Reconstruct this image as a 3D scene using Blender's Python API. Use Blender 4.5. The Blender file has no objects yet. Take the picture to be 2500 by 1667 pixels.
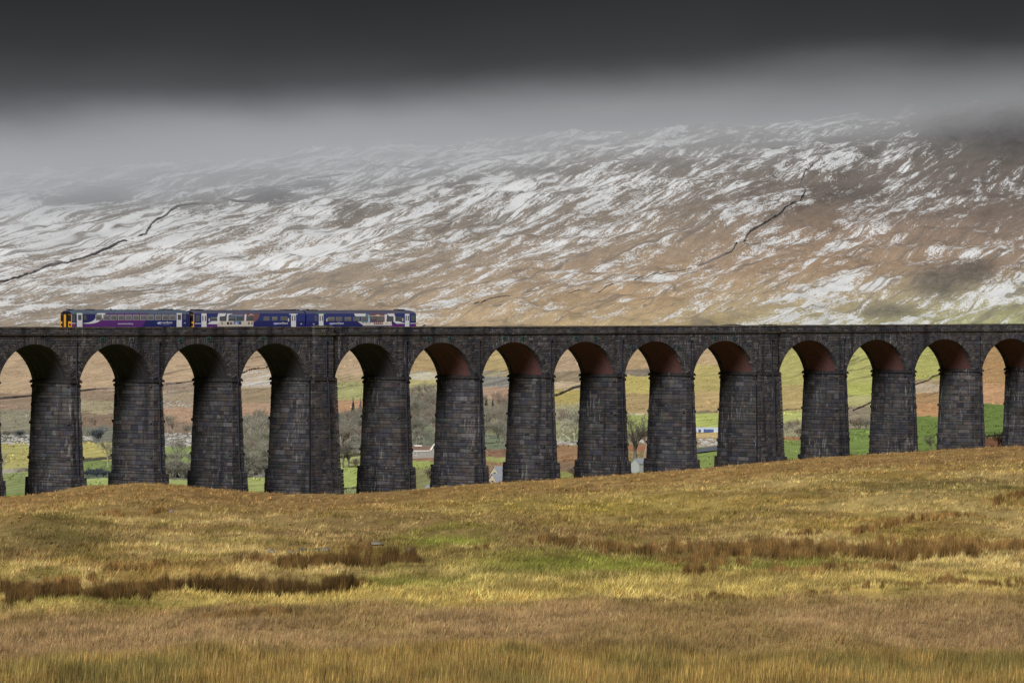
import bpy, math, random
import numpy as np
from mathutils import Vector, Matrix

random.seed(7)
RNG = np.random.default_rng(11)
SC = bpy.context.scene
COL = SC.collection

# ---------------------------------------------------------------- camera
F = 12000.0                    # focal length in photograph pixels (2500 wide)
CX, CY = 1250.0, 833.5
ZC = 60.0                      # eye height above the datum
TH = math.atan(83.5 / F)       # the lens looks slightly down (horizon at row 750)
cam = bpy.data.cameras.new('camera')
cam.sensor_fit = 'HORIZONTAL'
cam.sensor_width = 36.0
cam.lens = F / 2500.0 * 36.0
cam.clip_start = 1.0
cam.clip_end = 60000.0
cam_o = bpy.data.objects.new('camera', cam)
COL.objects.link(cam_o)
cam_o.location = (0, 0, ZC)
cam_o.rotation_euler = (math.pi / 2 - TH, 0, 0)
SC.camera = cam_o

# ---------------------------------------------------------------- sun, sky, exposure
SUN_ELEV = math.radians(34)
SUN_AZ = math.radians(196)     # compass bearing of the sun, the camera looks along +Y (0)
world = bpy.data.worlds.new('World')
SC.world = world
world.use_nodes = True
wn, wl = world.node_tree.nodes, world.node_tree.links
wn.clear()
wout = wn.new('ShaderNodeOutputWorld')
wbg = wn.new('ShaderNodeBackground')
wbg.inputs['Strength'].default_value = 0.05
wl.new(wbg.outputs[0], wout.inputs[0])
sky = wn.new('ShaderNodeTexSky')
sky.sky_type = 'NISHITA'
sky.sun_disc = False
sky.sun_elevation = SUN_ELEV
sky.sun_rotation = SUN_AZ
# thick storm cloud over the whole sky: the clear-sky light is greyed and dimmed by the
# cloud sheet, which varies slowly
wgrey = wn.new('ShaderNodeRGBToBW')
wl.new(sky.outputs[0], wgrey.inputs[0])
wtc = wn.new('ShaderNodeTexCoord')
wmap = wn.new('ShaderNodeMapping')
wmap.inputs['Scale'].default_value = (5, 5, 9)
wl.new(wtc.outputs['Generated'], wmap.inputs[0])
wno = wn.new('ShaderNodeTexNoise')
wno.inputs['Scale'].default_value = 1.6
wno.inputs['Detail'].default_value = 4
wl.new(wmap.outputs[0], wno.inputs['Vector'])
# the cloud sheet is thin and pale low over the horizon and heavy overhead, all round the sky
wsep = wn.new('ShaderNodeSeparateXYZ')
wl.new(wtc.outputs['Generated'], wsep.inputs[0])
wadd = wn.new('ShaderNodeMath'); wadd.operation = 'MULTIPLY_ADD'
wl.new(wno.outputs[0], wadd.inputs[0]); wadd.inputs[1].default_value = 0.022; wl.new(wsep.outputs[2], wadd.inputs[2])
wel = wn.new('ShaderNodeMapRange')
wel.inputs['From Min'].default_value = 0.011; wel.inputs['From Max'].default_value = 0.091
wl.new(wadd.outputs[0], wel.inputs[0])
wramp = wn.new('ShaderNodeValToRGB')
cr = wramp.color_ramp
cr.interpolation = 'B_SPLINE'
for i, (p, v) in enumerate(((0.0, .36), (.36, .32), (.46, .17), (.55, .085), (.66, .045), (.82, .028), (1.0, .024))):
    e = cr.elements[i] if i < 2 else cr.elements.new(p)
    e.position = p; e.color = (v * .86, v * .90, v * .95, 1)
wl.new(wel.outputs[0], wramp.inputs[0])
wmul = wn.new('ShaderNodeMixRGB')
wmul.blend_type = 'MULTIPLY'
wmul.inputs[0].default_value = 1.0
wl.new(wgrey.outputs[0], wmul.inputs[1])
wl.new(wramp.outputs[0], wmul.inputs[2])
wl.new(wmul.outputs[0], wbg.inputs['Color'])

sun = bpy.data.lights.new('sun', 'SUN')
sun.energy = 1.5
sun.angle = math.radians(20)
sun.color = (1.0, 0.975, 0.94)
sun_o = bpy.data.objects.new('sun', sun)
COL.objects.link(sun_o)
sd = Vector((math.sin(SUN_AZ) * math.cos(SUN_ELEV), math.cos(SUN_AZ) * math.cos(SUN_ELEV), math.sin(SUN_ELEV)))
sun_o.rotation_euler = sd.to_track_quat('Z', 'Y').to_euler()
sun_o.location = (-200, -200, 400)

SC.view_settings.view_transform = 'Standard'
SC.view_settings.look = 'None'
SC.view_settings.gamma = 1.0
SC.view_settings.use_curve_mapping = False
SC.view_settings.exposure = 1.5
SC.render.engine = 'CYCLES'
SC.cycles.use_denoising = True
SC.cycles.max_bounces = 6
SC.cycles.volume_bounces = 1
SC.cycles.use_adaptive_sampling = True

# ---------------------------------------------------------------- small helpers
def lin(r, g, b):
    def c(v):
        v /= 255.0
        return v / 12.92 if v <= 0.04045 else ((v + 0.055) / 1.055) ** 2.4
    return (c(r), c(g), c(b))

def linarr(a):
    a = np.asarray(a, float) / 255.0
    return np.where(a <= 0.04045, a / 12.92, ((a + 0.055) / 1.055) ** 2.4)

def hash2(ix, iy, seed):
    h = (ix.astype(np.int64) * 374761393 + iy.astype(np.int64) * 668265263 + seed * 1442695041) & 0xFFFFFFFF
    h = ((h ^ (h >> 13)) * 1274126177) & 0xFFFFFFFF
    h = h ^ (h >> 16)
    return (h & 0xFFFFFF) / float(0x1000000)

def vnoise(x, y, seed=0):
    x = np.asarray(x, float); y = np.asarray(y, float)
    ix = np.floor(x); iy = np.floor(y)
    fx = x - ix; fy = y - iy
    fx = fx * fx * (3 - 2 * fx); fy = fy * fy * (3 - 2 * fy)
    a = hash2(ix, iy, seed); b = hash2(ix + 1, iy, seed)
    c = hash2(ix, iy + 1, seed); d = hash2(ix + 1, iy + 1, seed)
    return (a + (b - a) * fx) * (1 - fy) + (c + (d - c) * fx) * fy

def fbm(x, y, seed=0, octv=4, gain=0.5):
    s = 0; a = 1; t = 0
    for o in range(octv):
        s = s + a * vnoise(x * 2 ** o + 17.3 * o, y * 2 ** o - 9.1 * o, seed + o * 31)
        t += a; a *= gain
    return s / t

def sstep(a, b, x):
    t = np.clip((np.asarray(x, float) - a) / (b - a), 0, 1)
    return t * t * (3 - 2 * t)

def row_dz(row, Y):
    k = (CY - np.asarray(row, float)) / F
    return Y * (k * math.cos(TH) - math.sin(TH)) / (math.cos(TH) + k * math.sin(TH))

def row_z(row, Y):
    return ZC + row_dz(row, Y)

def project(x, y, z):
    dz = np.asarray(z, float) - ZC
    d = y * math.cos(TH) - dz * math.sin(TH)
    v = y * math.sin(TH) + dz * math.cos(TH)
    return CX + F * x / d, CY - F * v / d

def tag(o, label=None, cat=None, group=None, kind=None):
    if label: o['label'] = label
    if cat: o['category'] = cat
    if group: o['group'] = group
    if kind: o['kind'] = kind
    return o

def empty(name, loc=(0, 0, 0), rotz=0.0, parent=None):
    o = bpy.data.objects.new(name, None)
    o.empty_display_size = 0.5
    COL.objects.link(o)
    o.location = loc
    o.rotation_euler = (0, 0, rotz)
    if parent is not None: o.parent = parent
    return o

def link_mesh(name, me, parent=None, loc=(0, 0, 0), rotz=0.0):
    o = bpy.data.objects.new(name, me)
    COL.objects.link(o)
    o.location = loc
    o.rotation_euler = (0, 0, rotz)
    if parent is not None: o.parent = parent
    return o

def copy_tree(o, parent=None):
    c = o.copy(); COL.objects.link(c); c.parent = parent
    for ch in list(o.children):
        copy_tree(ch, c)
    return c

def np_mesh(name, verts, loops, starts, mats, cols=None, smooth=False, matidx=None):
    """mesh straight from arrays: loops = flat vertex indices, starts = first loop of every face"""
    me = bpy.data.meshes.new(name)
    verts = np.ascontiguousarray(verts, dtype=np.float32)
    loops = np.ascontiguousarray(loops, dtype=np.int32)
    starts = np.ascontiguousarray(starts, dtype=np.int32)
    me.vertices.add(len(verts)); me.vertices.foreach_set('co', verts.ravel())
    me.loops.add(len(loops)); me.loops.foreach_set('vertex_index', loops)
    me.polygons.add(len(starts)); me.polygons.foreach_set('loop_start', starts)
    if matidx is not None: me.polygons.foreach_set('material_index', np.asarray(matidx, np.int32))
    me.polygons.foreach_set('use_smooth', np.full(len(starts), bool(smooth)))
    for m in (mats if isinstance(mats, (list, tuple)) else [mats]): me.materials.append(m)
    if cols is not None:
        a = me.color_attributes.new('col', 'FLOAT_COLOR', 'POINT')
        c = np.ones((len(verts), 4), np.float32); c[:, :3] = cols
        a.data.foreach_set('color', c.ravel())
    me.update(calc_edges=True)
    me.validate()
    return me

class MB:
    """collects polygons with a colour per vertex and links them as one mesh"""
    def __init__(self):
        self.v = []; self.f = []; self.c = []; self.m = []
    def poly(self, pts, col=(1, 1, 1), m=0):
        b = len(self.v)
        self.v.extend([tuple(p) for p in pts]); self.c.extend([col] * len(pts))
        self.f.append(tuple(range(b, b + len(pts)))); self.m.append(m)
    def add(self, pts, faces, col=(1, 1, 1), m=0):
        b = len(self.v)
        self.v.extend([tuple(p) for p in pts]); self.c.extend([col] * len(pts))
        for f in faces:
            self.f.append(tuple(b + i for i in f)); self.m.append(m)
    def hexa(self, p, col=(1, 1, 1), m=0):
        # p: 4 points of one face, then the 4 facing points of the opposite face
        self.add(p, [(0, 1, 2, 3), (7, 6, 5, 4), (0, 4, 5, 1), (1, 5, 6, 2), (2, 6, 7, 3), (3, 7, 4, 0)], col, m)
    def box(self, x0, x1, y0, y1, z0, z1, col=(1, 1, 1), m=0):
        self.hexa([(x0, y0, z0), (x1, y0, z0), (x1, y0, z1), (x0, y0, z1),
                   (x0, y1, z0), (x1, y1, z0), (x1, y1, z1), (x0, y1, z1)], col, m)
    def tube(self, path, rad, n=6, col=(1, 1, 1), m=0, cap=True):
        path = [Vector(p) for p in path]
        rs = rad if isinstance(rad, (list, tuple)) else [rad] * len(path)
        rings = []
        for i, p in enumerate(path):
            d = (path[min(i + 1, len(path) - 1)] - path[max(i - 1, 0)])
            d = d.normalized() if d.length > 1e-9 else Vector((0, 0, 1))
            a = d.cross(Vector((0, 0, 1)) if abs(d.z) < 0.9 else Vector((1, 0, 0))).normalized()
            b = d.cross(a)
            rings.append([p + (a * math.cos(2 * math.pi * k / n) + b * math.sin(2 * math.pi * k / n)) * rs[i] for k in range(n)])
        pts = [q for r in rings for q in r]
        fs = []
        for i in range(len(path) - 1):
            for k in range(n):
                k2 = (k + 1) % n
                fs.append((i * n + k, i * n + k2, (i + 1) * n + k2, (i + 1) * n + k))
        if cap:
            fs.append(tuple(range(n))[::-1]); fs.append(tuple((len(path) - 1) * n + k for k in range(n)))
        self.add(pts, fs, col, m)
    def build(self, name, mats, parent=None, loc=(0, 0, 0), rotz=0.0, off=None, smooth=False):
        v = np.array(self.v, float).reshape(-1, 3)
        if off is not None: v = v - np.array(off)
        loops = [i for f in self.f for i in f]
        starts = np.cumsum([0] + [len(f) for f in self.f[:-1]])
        me = np_mesh(name, v, loops, starts, mats, np.array(self.c, float).reshape(-1, 3), smooth, self.m)
        return link_mesh(name, me, parent, loc, rotz)

# ---------------------------------------------------------------- materials
def new_mat(name, rough=0.9, spec=0.2):
    m = bpy.data.materials.new(name)
    m.use_nodes = True
    b = m.node_tree.nodes['Principled BSDF']
    b.inputs['Roughness'].default_value = rough
    b.inputs['Specular IOR Level'].default_value = spec
    return m, m.node_tree.nodes, m.node_tree.links, b

def N(nodes, kind, **kw):
    n = nodes.new(kind)
    for k, v in kw.items():
        if k in n.inputs.keys(): n.inputs[k].default_value = v
        else: setattr(n, k, v)
    return n

def plain_mat(name, rgb, rough=0.6, spec=0.4, metallic=0.0, var=0.12, scale=3.0):
    """one colour with a little procedural unevenness"""
    m, n, l, b = new_mat(name, rough, spec)
    b.inputs['Metallic'].default_value = metallic
    tc = N(n, 'ShaderNodeTexCoord')
    no = N(n, 'ShaderNodeTexNoise', Scale=scale, Detail=4.0)
    l.new(tc.outputs['Object'], no.inputs['Vector'])
    mr = N(n, 'ShaderNodeMapRange')
    mr.inputs['To Min'].default_value = 1 - var; mr.inputs['To Max'].default_value = 1 + var
    l.new(no.outputs[0], mr.inputs[0])
    mx = N(n, 'ShaderNodeMixRGB', blend_type='MULTIPLY'); mx.inputs[0].default_value = 1
    mx.inputs[1].default_value = (*rgb, 1)
    l.new(mr.outputs[0], mx.inputs[2]); l.new(mx.outputs[0], b.inputs['Base Color'])
    return m

def attr_mat(name, rough=0.95, spec=0.1, nscale=2.0, var=0.25, bump=0.0, bscale=8.0, bdist=0.05):
    """colour from the mesh's own 'col' attribute, broken up by noise"""
    m, n, l, b = new_mat(name, rough, spec)
    at = N(n, 'ShaderNodeAttribute', attribute_name='col')
    geo = N(n, 'ShaderNodeNewGeometry')
    no = N(n, 'ShaderNodeTexNoise', Scale=nscale, Detail=5.0)
    l.new(geo.outputs['Position'], no.inputs['Vector'])
    mr = N(n, 'ShaderNodeMapRange')
    mr.inputs['From Min'].default_value = 0.25; mr.inputs['From Max'].default_value = 0.75
    mr.inputs['To Min'].default_value = 1 - var; mr.inputs['To Max'].default_value = 1 + var
    l.new(no.outputs[0], mr.inputs[0])
    mx = N(n, 'ShaderNodeMixRGB', blend_type='MULTIPLY'); mx.inputs[0].default_value = 1
    l.new(at.outputs['Color'], mx.inputs[1]); l.new(mr.outputs[0], mx.inputs[2])
    l.new(mx.outputs[0], b.inputs['Base Color'])
    if bump:
        nb = N(n, 'ShaderNodeTexNoise', Scale=bscale, Detail=4.0)
        l.new(geo.outputs['Position'], nb.inputs['Vector'])
        bp = N(n, 'ShaderNodeBump', Strength=bump, Distance=bdist)
        l.new(nb.outputs[0], bp.inputs['Height']); l.new(bp.outputs[0], b.inputs['Normal'])
    return m
# ---------------------------------------------------------------- line of the viaduct (a gentle curve)
TM, VX0, VY0, VA, VK = 97.58, 7.04, 796.6, 0.7239, -0.000698
_s = np.linspace(-300, 300, 6001)
_ang = VA + VK * _s
_xx = np.concatenate([[0], np.cumsum(np.cos((_ang[1:] + _ang[:-1]) / 2)) * 0.1])
_yy = np.concatenate([[0], np.cumsum(np.sin((_ang[1:] + _ang[:-1]) / 2)) * 0.1])
_xx += VX0 - np.interp(0, _s, _xx); _yy += VY0 - np.interp(0, _s, _yy)

def vpos(t, d=0.0):
    """ground-plan point t metres along the front face and d metres behind it"""
    s = np.asarray(t, float) - TM
    a = VA + VK * s
    return np.interp(s, _s, _xx) - np.sin(a) * d, np.interp(s, _s, _yy) + np.cos(a) * d

def W(t, d, z):
    x, y = vpos(t, d)
    return (float(x), float(y), float(z))

_tt = np.linspace(-190, 390, 5801)
def t_of_px(px, d=0.0):
    x, y = vpos(_tt, d)
    return float(np.interp(px, CX + F * x / y, _tt))
_vx, _vy = vpos(_tt, 0.0)
_vpx = CX + F * _vx / _vy
def vdist(px):
    """distance of the viaduct's front face along the bearing of a photo column"""
    return np.interp(px, _vpx, _vy)

# ---------------------------------------------------------------- terrain
YB = np.array([(-3000, 1216), (0, 1214), (60, 1209), (150, 1200), (215, 1190), (270, 1184), (340, 1181), (420, 1182), (500, 1191), (600, 1201),
               (720, 1207), (830, 1207), (1000, 1196), (1190, 1179), (1360, 1169), (1540, 1156), (1700, 1144),
               (1900, 1125), (2080, 1111), (2250, 1101), (2390, 1092), (2500, 1088), (5000, 1060)], float)
def yb_of(px): return np.interp(px, YB[:, 0], YB[:, 1])

PXL = np.arange(-9000, 11501, 25.0)
YL = np.concatenate([np.arange(0, 120, 4.0), np.arange(120, 700, 3.0), np.arange(700, 1100, 3.0), np.geomspace(1100, 14000, 420)])

def build_lookup():
    Z = np.zeros((len(PXL), len(YL)))
    for i, px in enumerate(PXL):
        yb = float(yb_of(px)); yv = float(vdist(np.clip(px, -700, 3200)))
        w = float(np.clip(px / 2500.0, -0.15, 1.2))
        ks, zs = [], []
        for Y, h in ((0, 1.7), (12, 1.9), (50, 5.2), (100, 9.6), (150, 12.6)):
            ks.append(Y); zs.append(ZC - h)
        for Y, r in ((180, 1680), (215, 1530), (255, 1425), (305, 1342)):
            ks.append(Y); zs.append(float(row_z(r, Y)))
        for q, g in ((.16, .64), (.36, .38), (.58, .19), (.78, .07), (.985, 0.0)):
            Y = 305 + q * (yv - 305)
            ks.append(Y); zs.append(float(row_z(yb + (1342 - yb) * g, Y)))
        ks.append(yv + 12); zs.append(float(row_z(yb + 1, yv + 12)))
        ks.append(yv + 50); zs.append(float(row_z(yb + 7, yv + 50)))
        L = lambda a, b: a + (b - a) * w
        far = [(1060, yb + 4), (1330, yb + float(np.interp(px, [1450, 1950], [3, -18]))), (1700, L(1108, 1034)), (2100, L(1036, 980)), (2500, L(956, 915)),
               (2900, L(872, 850)), (3300, L(790, 770)), (3700, L(702, 672)), (4100, L(604, 566)), (4500, L(508, 450)), (4900, L(446, 338)),
               (5300, L(424, 266)), (5700, L(434, 250)), (6300, L(456, 268)), (7500, L(490, 320)), (9500, L(540, 390)), (14000, 560)]
        for Y, r in far:
            ks.append(Y); zs.append(float(row_z(r, Y)))
        Z[i] = np.interp(YL, ks, zs)
    # smooth the creases of the profile, keeping the crest in front of the viaduct
    k = np.array([1, 2, 3, 4, 3, 2, 1], float); k /= k.sum()
    for it in range(2):
        Zp = np.pad(Z, ((0, 0), (3, 3)), mode='edge')
        Z = sum(k[j] * Zp[:, j:j + Z.shape[1]] for j in range(7))
    return Z
ZL = build_lookup()

def base_z(x, y):
    y = np.maximum(np.asarray(y, float), 1.0); x = np.asarray(x, float)
    px = np.clip(CX + F * x / y, PXL[0], PXL[-1] - 1e-6)
    fi = (px - PXL[0]) / 25.0
    i = np.clip(np.floor(fi).astype(int), 0, len(PXL) - 2); fi = fi - i
    fj = np.interp(y, YL, np.arange(len(YL)))
    j = np.clip(np.floor(fj).astype(int), 0, len(YL) - 2); fj = fj - j
    return (ZL[i, j] * (1 - fi) + ZL[i + 1, j] * fi) * (1 - fj) + (ZL[i, j + 1] * (1 - fi) + ZL[i + 1, j + 1] * fi) * fj

BUMPS = []   # (x, y, radius across, radius along, height)
def add_bump(px, row, ra, rl, h, Y):
    BUMPS.append(((px - CX) * Y / F, Y, ra, rl, h))
add_bump(1170, 1290, 4.5, 14, 1.0, 345)
add_bump(60, 1290, 5.5, 14, 1.25, 345)
add_bump(330, 1250, 7, 16, .7, 440)
add_bump(560, 1300, 5, 9, .5, 330)
add_bump(900, 1250, 6, 14, .6, 420)
add_bump(230, 1330, 3.5, 10, 0.45, 325)
add_bump(2200, 1240, 9, 20, 0.8, 430)
add_bump(1850, 1300, 8, 12, 0.5, 345)
add_bump(700, 1265, 9, 22, 0.6, 430)

def ground_z(x, y):
    x = np.asarray(x, float); y = np.asarray(y, float)
    z = base_z(x, y)
    near = 1 - sstep(700, 760, y)
    nf = sstep(40, 150, y)
    z = z + near * nf * ((fbm(x / 10, y / 16, 3, 3) - .5) * 1.3 + (fbm(x / 2.0, y / 3.6, 5, 2) - .5) * 0.55)
    hill = sstep(2300, 3300, y)
    mid = sstep(1150, 1500, y) * (1 - hill)
    a = (x - 0.25 * y) / 15.0; b = y / 220.0
    z = z + hill * ((fbm(a, b, 8, 4, .55) - .5) * 11.0 + (fbm((x - .25 * y) / 60, y / 420, 12, 3) - .5) * 24.0 + (fbm(x / 160, y / 60, 13, 3) - .5) * 9.0)
    z = z + mid * ((fbm(x / 30, y / 80, 15, 3) - .5) * 2.0)
    # the rocky brow high on the right-hand shoulder
    z = z + hill * sstep(330, 470, x) * sstep(4700, 5100, y) * (fbm(a * 1.7, b * 1.7, 19, 3) - .4) * 12
    for bx, by, ra, rl, h in BUMPS:
        z = z + h * np.exp(-((x - bx) / ra) ** 2 - ((y - by) / rl) ** 2)
    return z

def ground_at(px, row, ymin=150.0, ymax=9000.0):
    """where the sight line through a photo pixel meets the ground"""
    ys = np.concatenate([np.arange(ymin, min(ymax, 1100), 1.5), np.geomspace(max(ymin, 1100), max(ymax, 1101), 650)])
    xs = (px - CX) * ys / F
    g = ground_z(xs, ys); ray = row_z(row, ys)
    below = np.nonzero(g >= ray)[0]
    i = below[0] if len(below) else len(ys) - 1
    if i == 0: return xs[0], ys[0], g[0]
    d0 = ray[i - 1] - g[i - 1]; d1 = g[i] - ray[i]
    k = d0 / (d0 + d1 + 1e-9)
    y = ys[i - 1] + (ys[i] - ys[i - 1]) * k; x = (px - CX) * y / F
    return float(x), float(y), float(ground_z(np.array([x]), np.array([y]))[0])

# ---- what grows where: colours of the ground cover (photo sRGB turned into base colours)
SN_PX = np.array([0, 400, 800, 1200, 1600, 2000, 2500], float)
SN_RW = np.array([200, 300, 400, 480, 560, 650, 720, 790, 850], float)
SN = np.array([[.45, .45, .5, .5, .5, .45, .30],
               [.50, .50, .5, .5, .52, .50, .30],
               [.58, .50, .52, .54, .54, .48, .36],
               [.64, .54, .58, .58, .54, .44, .40],
               [.74, .66, .58, .52, .46, .38, .40],
               [.58, .58, .52, .48, .44, .40, .42],
               [.50, .52, .48, .40, .38, .50, .52],
               [.48, .50, .44, .34, .36, .50, .46],
               [.14, .14, .18, .14, .14, .14, .12]])
SN[:-1] += .055
SN[6:8, 3:] += .04
BC = np.array([[(92, 92, 94)] * 7,
               [(95, 94, 95)] * 5 + [(78, 75, 72), (60, 58, 56)],
               [(104, 102, 102), (98, 97, 98), (96, 94, 92), (100, 92, 84), (100, 90, 80), (86, 72, 60), (74, 60, 50)],
               [(112, 108, 104), (104, 100, 97), (98, 92, 86), (104, 92, 80), (106, 90, 74), (92, 74, 58), (86, 68, 54)],
               [(120, 110, 100), (118, 106, 94), (118, 104, 88), (120, 103, 84), (126, 106, 82), (122, 96, 70), (108, 86, 66)],
               [(124, 108, 94), (124, 108, 90), (128, 110, 88), (136, 114, 88), (144, 117, 84), (142, 112, 78), (134, 108, 80)],
               [(128, 112, 94), (132, 114, 92), (142, 120, 94), (156, 130, 94), (162, 132, 90), (154, 130, 88), (144, 134, 90)],
               [(136, 120, 100), (142, 124, 100), (154, 132, 102), (170, 144, 104), (168, 144, 98), (156, 146, 92), (148, 150, 86)],
               [(146, 124, 98), (150, 128, 98), (156, 132, 98), (158, 136, 98), (156, 142, 98), (158, 154, 94), (152, 150, 90)]], float)

def table(tab, px, row):
    px = np.clip(px, SN_PX[0], SN_PX[-1] - 1e-3); row = np.clip(row, SN_RW[0], SN_RW[-1] - 1e-3)
    fi = np.interp(px, SN_PX, np.arange(len(SN_PX))); fj = np.interp(row, SN_RW, np.arange(len(SN_RW)))
    i = np.floor(fi).astype(int); j = np.floor(fj).astype(int); fi -= i; fj -= j
    if tab.ndim == 3: fi = fi[..., None]; fj = fj[..., None]
    return (tab[j, i] * (1 - fi) + tab[j, i + 1] * fi) * (1 - fj) + (tab[j + 1, i] * (1 - fi) + tab[j + 1, i + 1] * fi) * fj

TAN, BRN, ORG = (172, 146, 114), (142, 120, 98), (168, 136, 110)
YGR, GRN, LGR = (166, 160, 92), (112, 134, 66), (152, 166, 92)
SCR, DGR, BRK = (134, 130, 106), (98, 122, 58), (136, 104, 80)
BANDS = {
    35: [(850, TAN, .04), (960, BRN, .05), (1000, SCR, .1), (1055, (110, 112, 104), .1), (1080, YGR, 0), (1153, (128, 140, 84), 0), (1205, GRN, 0)],
    240: [(850, TAN, .04), (952, BRN, .12), (978, (150, 136, 96), .5), (1010, (128, 108, 88), .05), (1040, (112, 112, 98), .05), (1080, (172, 162, 88), 0), (1122, (118, 136, 74), 0), (1152, (92, 104, 84), 0), (1168, LGR, 0)],
    437: [(850, TAN, .1), (935, BRN, .3), (955, (150, 130, 100), .45), (994, ORG, 0), (1030, (136, 116, 98), 0), (1058, (124, 122, 116), .05), (1090, (132, 150, 84), 0), (1132, (108, 112, 98), 0), (1170, LGR, 0)],
    627: [(850, TAN, .1), (885, TAN, .25), (903, (170, 150, 120), .62), (945, (150, 130, 98), .12), (985, ORG, 0), (1015, (122, 116, 104), 0), (1060, (112, 116, 98), 0), (1100, (130, 146, 82), 0), (1125, (108, 114, 94), 0), (1166, (150, 160, 88), 0)],
    857: [(850, TAN, .05), (915, (160, 138, 96), .3), (932, (156, 156, 96), .12), (975, (176, 136, 100), 0), (1005, (124, 120, 100), 0), (1050, (116, 116, 102), 0), (1106, (146, 154, 92), 0), (1140, (156, 172, 88), 0), (1188, (128, 136, 92), 0)],
    1037: [(850, (170, 144, 98), .05), (908, (180, 170, 140), .56), (926, (168, 158, 100), .1), (945, (160, 146, 104), .4), (958, (130, 118, 96), 0), (1010, (116, 122, 96), 0), (1060, (108, 112, 94), 0), (1112, BRK, 0), (1124, (146, 158, 80), 0), (1145, (126, 126, 80), 0)],
    1212: [(850, (172, 150, 98), .08), (905, (160, 146, 104), .5), (918, (132, 130, 122), .15), (945, ORG, .05), (975, (134, 122, 100), 0), (1030, (146, 148, 104), 0), (1060, (110, 120, 96), 0), (1096, BRK, 0), (1115, (150, 154, 84), 0), (1126, (146, 116, 82), 0)],
    1385: [(850, TAN, .08), (905, (140, 124, 96), .08), (932, (186, 160, 116), .55), (952, (168, 152, 84), 0), (995, (162, 134, 92), 0), (1012, (150, 158, 102), 0), (1055, (134, 140, 100), 0), (1086, (148, 112, 78), 0), (1128, (132, 106, 80), 0), (1150, (134, 136, 70), 0)],
    1557: [(850, (168, 140, 100), .04), (902, (126, 114, 96), .05), (918, (178, 164, 88), 0), (960, (166, 142, 96), 0), (1012, (152, 164, 90), 0), (1058, (128, 120, 92), 0), (1085, (154, 104, 74), 0), (1100, (138, 120, 80), 0), (1135, (128, 146, 66), 0)],
    1727: [(850, (176, 148, 104), .25), (892, (172, 158, 92), 0), (955, (178, 152, 100), 0), (1006, (168, 178, 90), 0), (1044, (186, 160, 104), 0), (1068, (150, 128, 100), .1), (1092, (128, 146, 70), 0), (1104, (124, 142, 70), 0)],
    1932: [(850, (166, 160, 88), .06), (940, (172, 152, 96), 0), (1002, (170, 176, 96), 0), (1030, (140, 136, 104), 0), (1068, (158, 112, 76), 0), (1074, (118, 138, 68), 0)],
    2096: [(850, (168, 168, 88), .1), (935, (166, 170, 84), 0), (965, (168, 164, 96), .35), (992, (134, 124, 100), .05), (1046, (112, 136, 64), 0)],
    2262: [(850, (164, 164, 84), .04), (925, (158, 140, 100), .1), (938, (170, 150, 118), .5), (958, (166, 130, 84), .1), (985, (182, 136, 90), 0), (1016, (106, 128, 58), 0)],
    2428: [(850, (168, 130, 82), .06), (935, (184, 140, 98), 0), (986, (102, 126, 56), 0), (1055, (92, 110, 50), 0), (1068, (118, 78, 54), 0)],
}
BK = sorted(BANDS)
def band_lookup(px, row):
    out = np.zeros(px.shape + (4,))
    cols = []
    wob = (fbm(px / 18, row / 6, 77, 2) - .5) * 7
    for k in BK:
        st = np.array([b[0] for b in BANDS[k]], float)
        va = np.array([list(b[1]) + [b[2] * 100] for b in BANDS[k]], float)
        i = np.clip(np.searchsorted(st, row + wob) - 1, 0, len(st) - 1)
        cols.append(va[i])
    fk = np.interp(px + (fbm(px / 30, row / 9, 79, 2) - .5) * 50, BK, np.arange(len(BK)))
    i0 = np.clip(np.floor(fk).astype(int), 0, len(BK) - 2)
    w = sstep(.38, .62, fk - i0)[..., None]
    cols = np.stack(cols)
    idx = tuple(np.indices(px.shape))
    return cols[(i0,) + idx] * (1 - w) + cols[(i0 + 1,) + idx] * w

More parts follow.
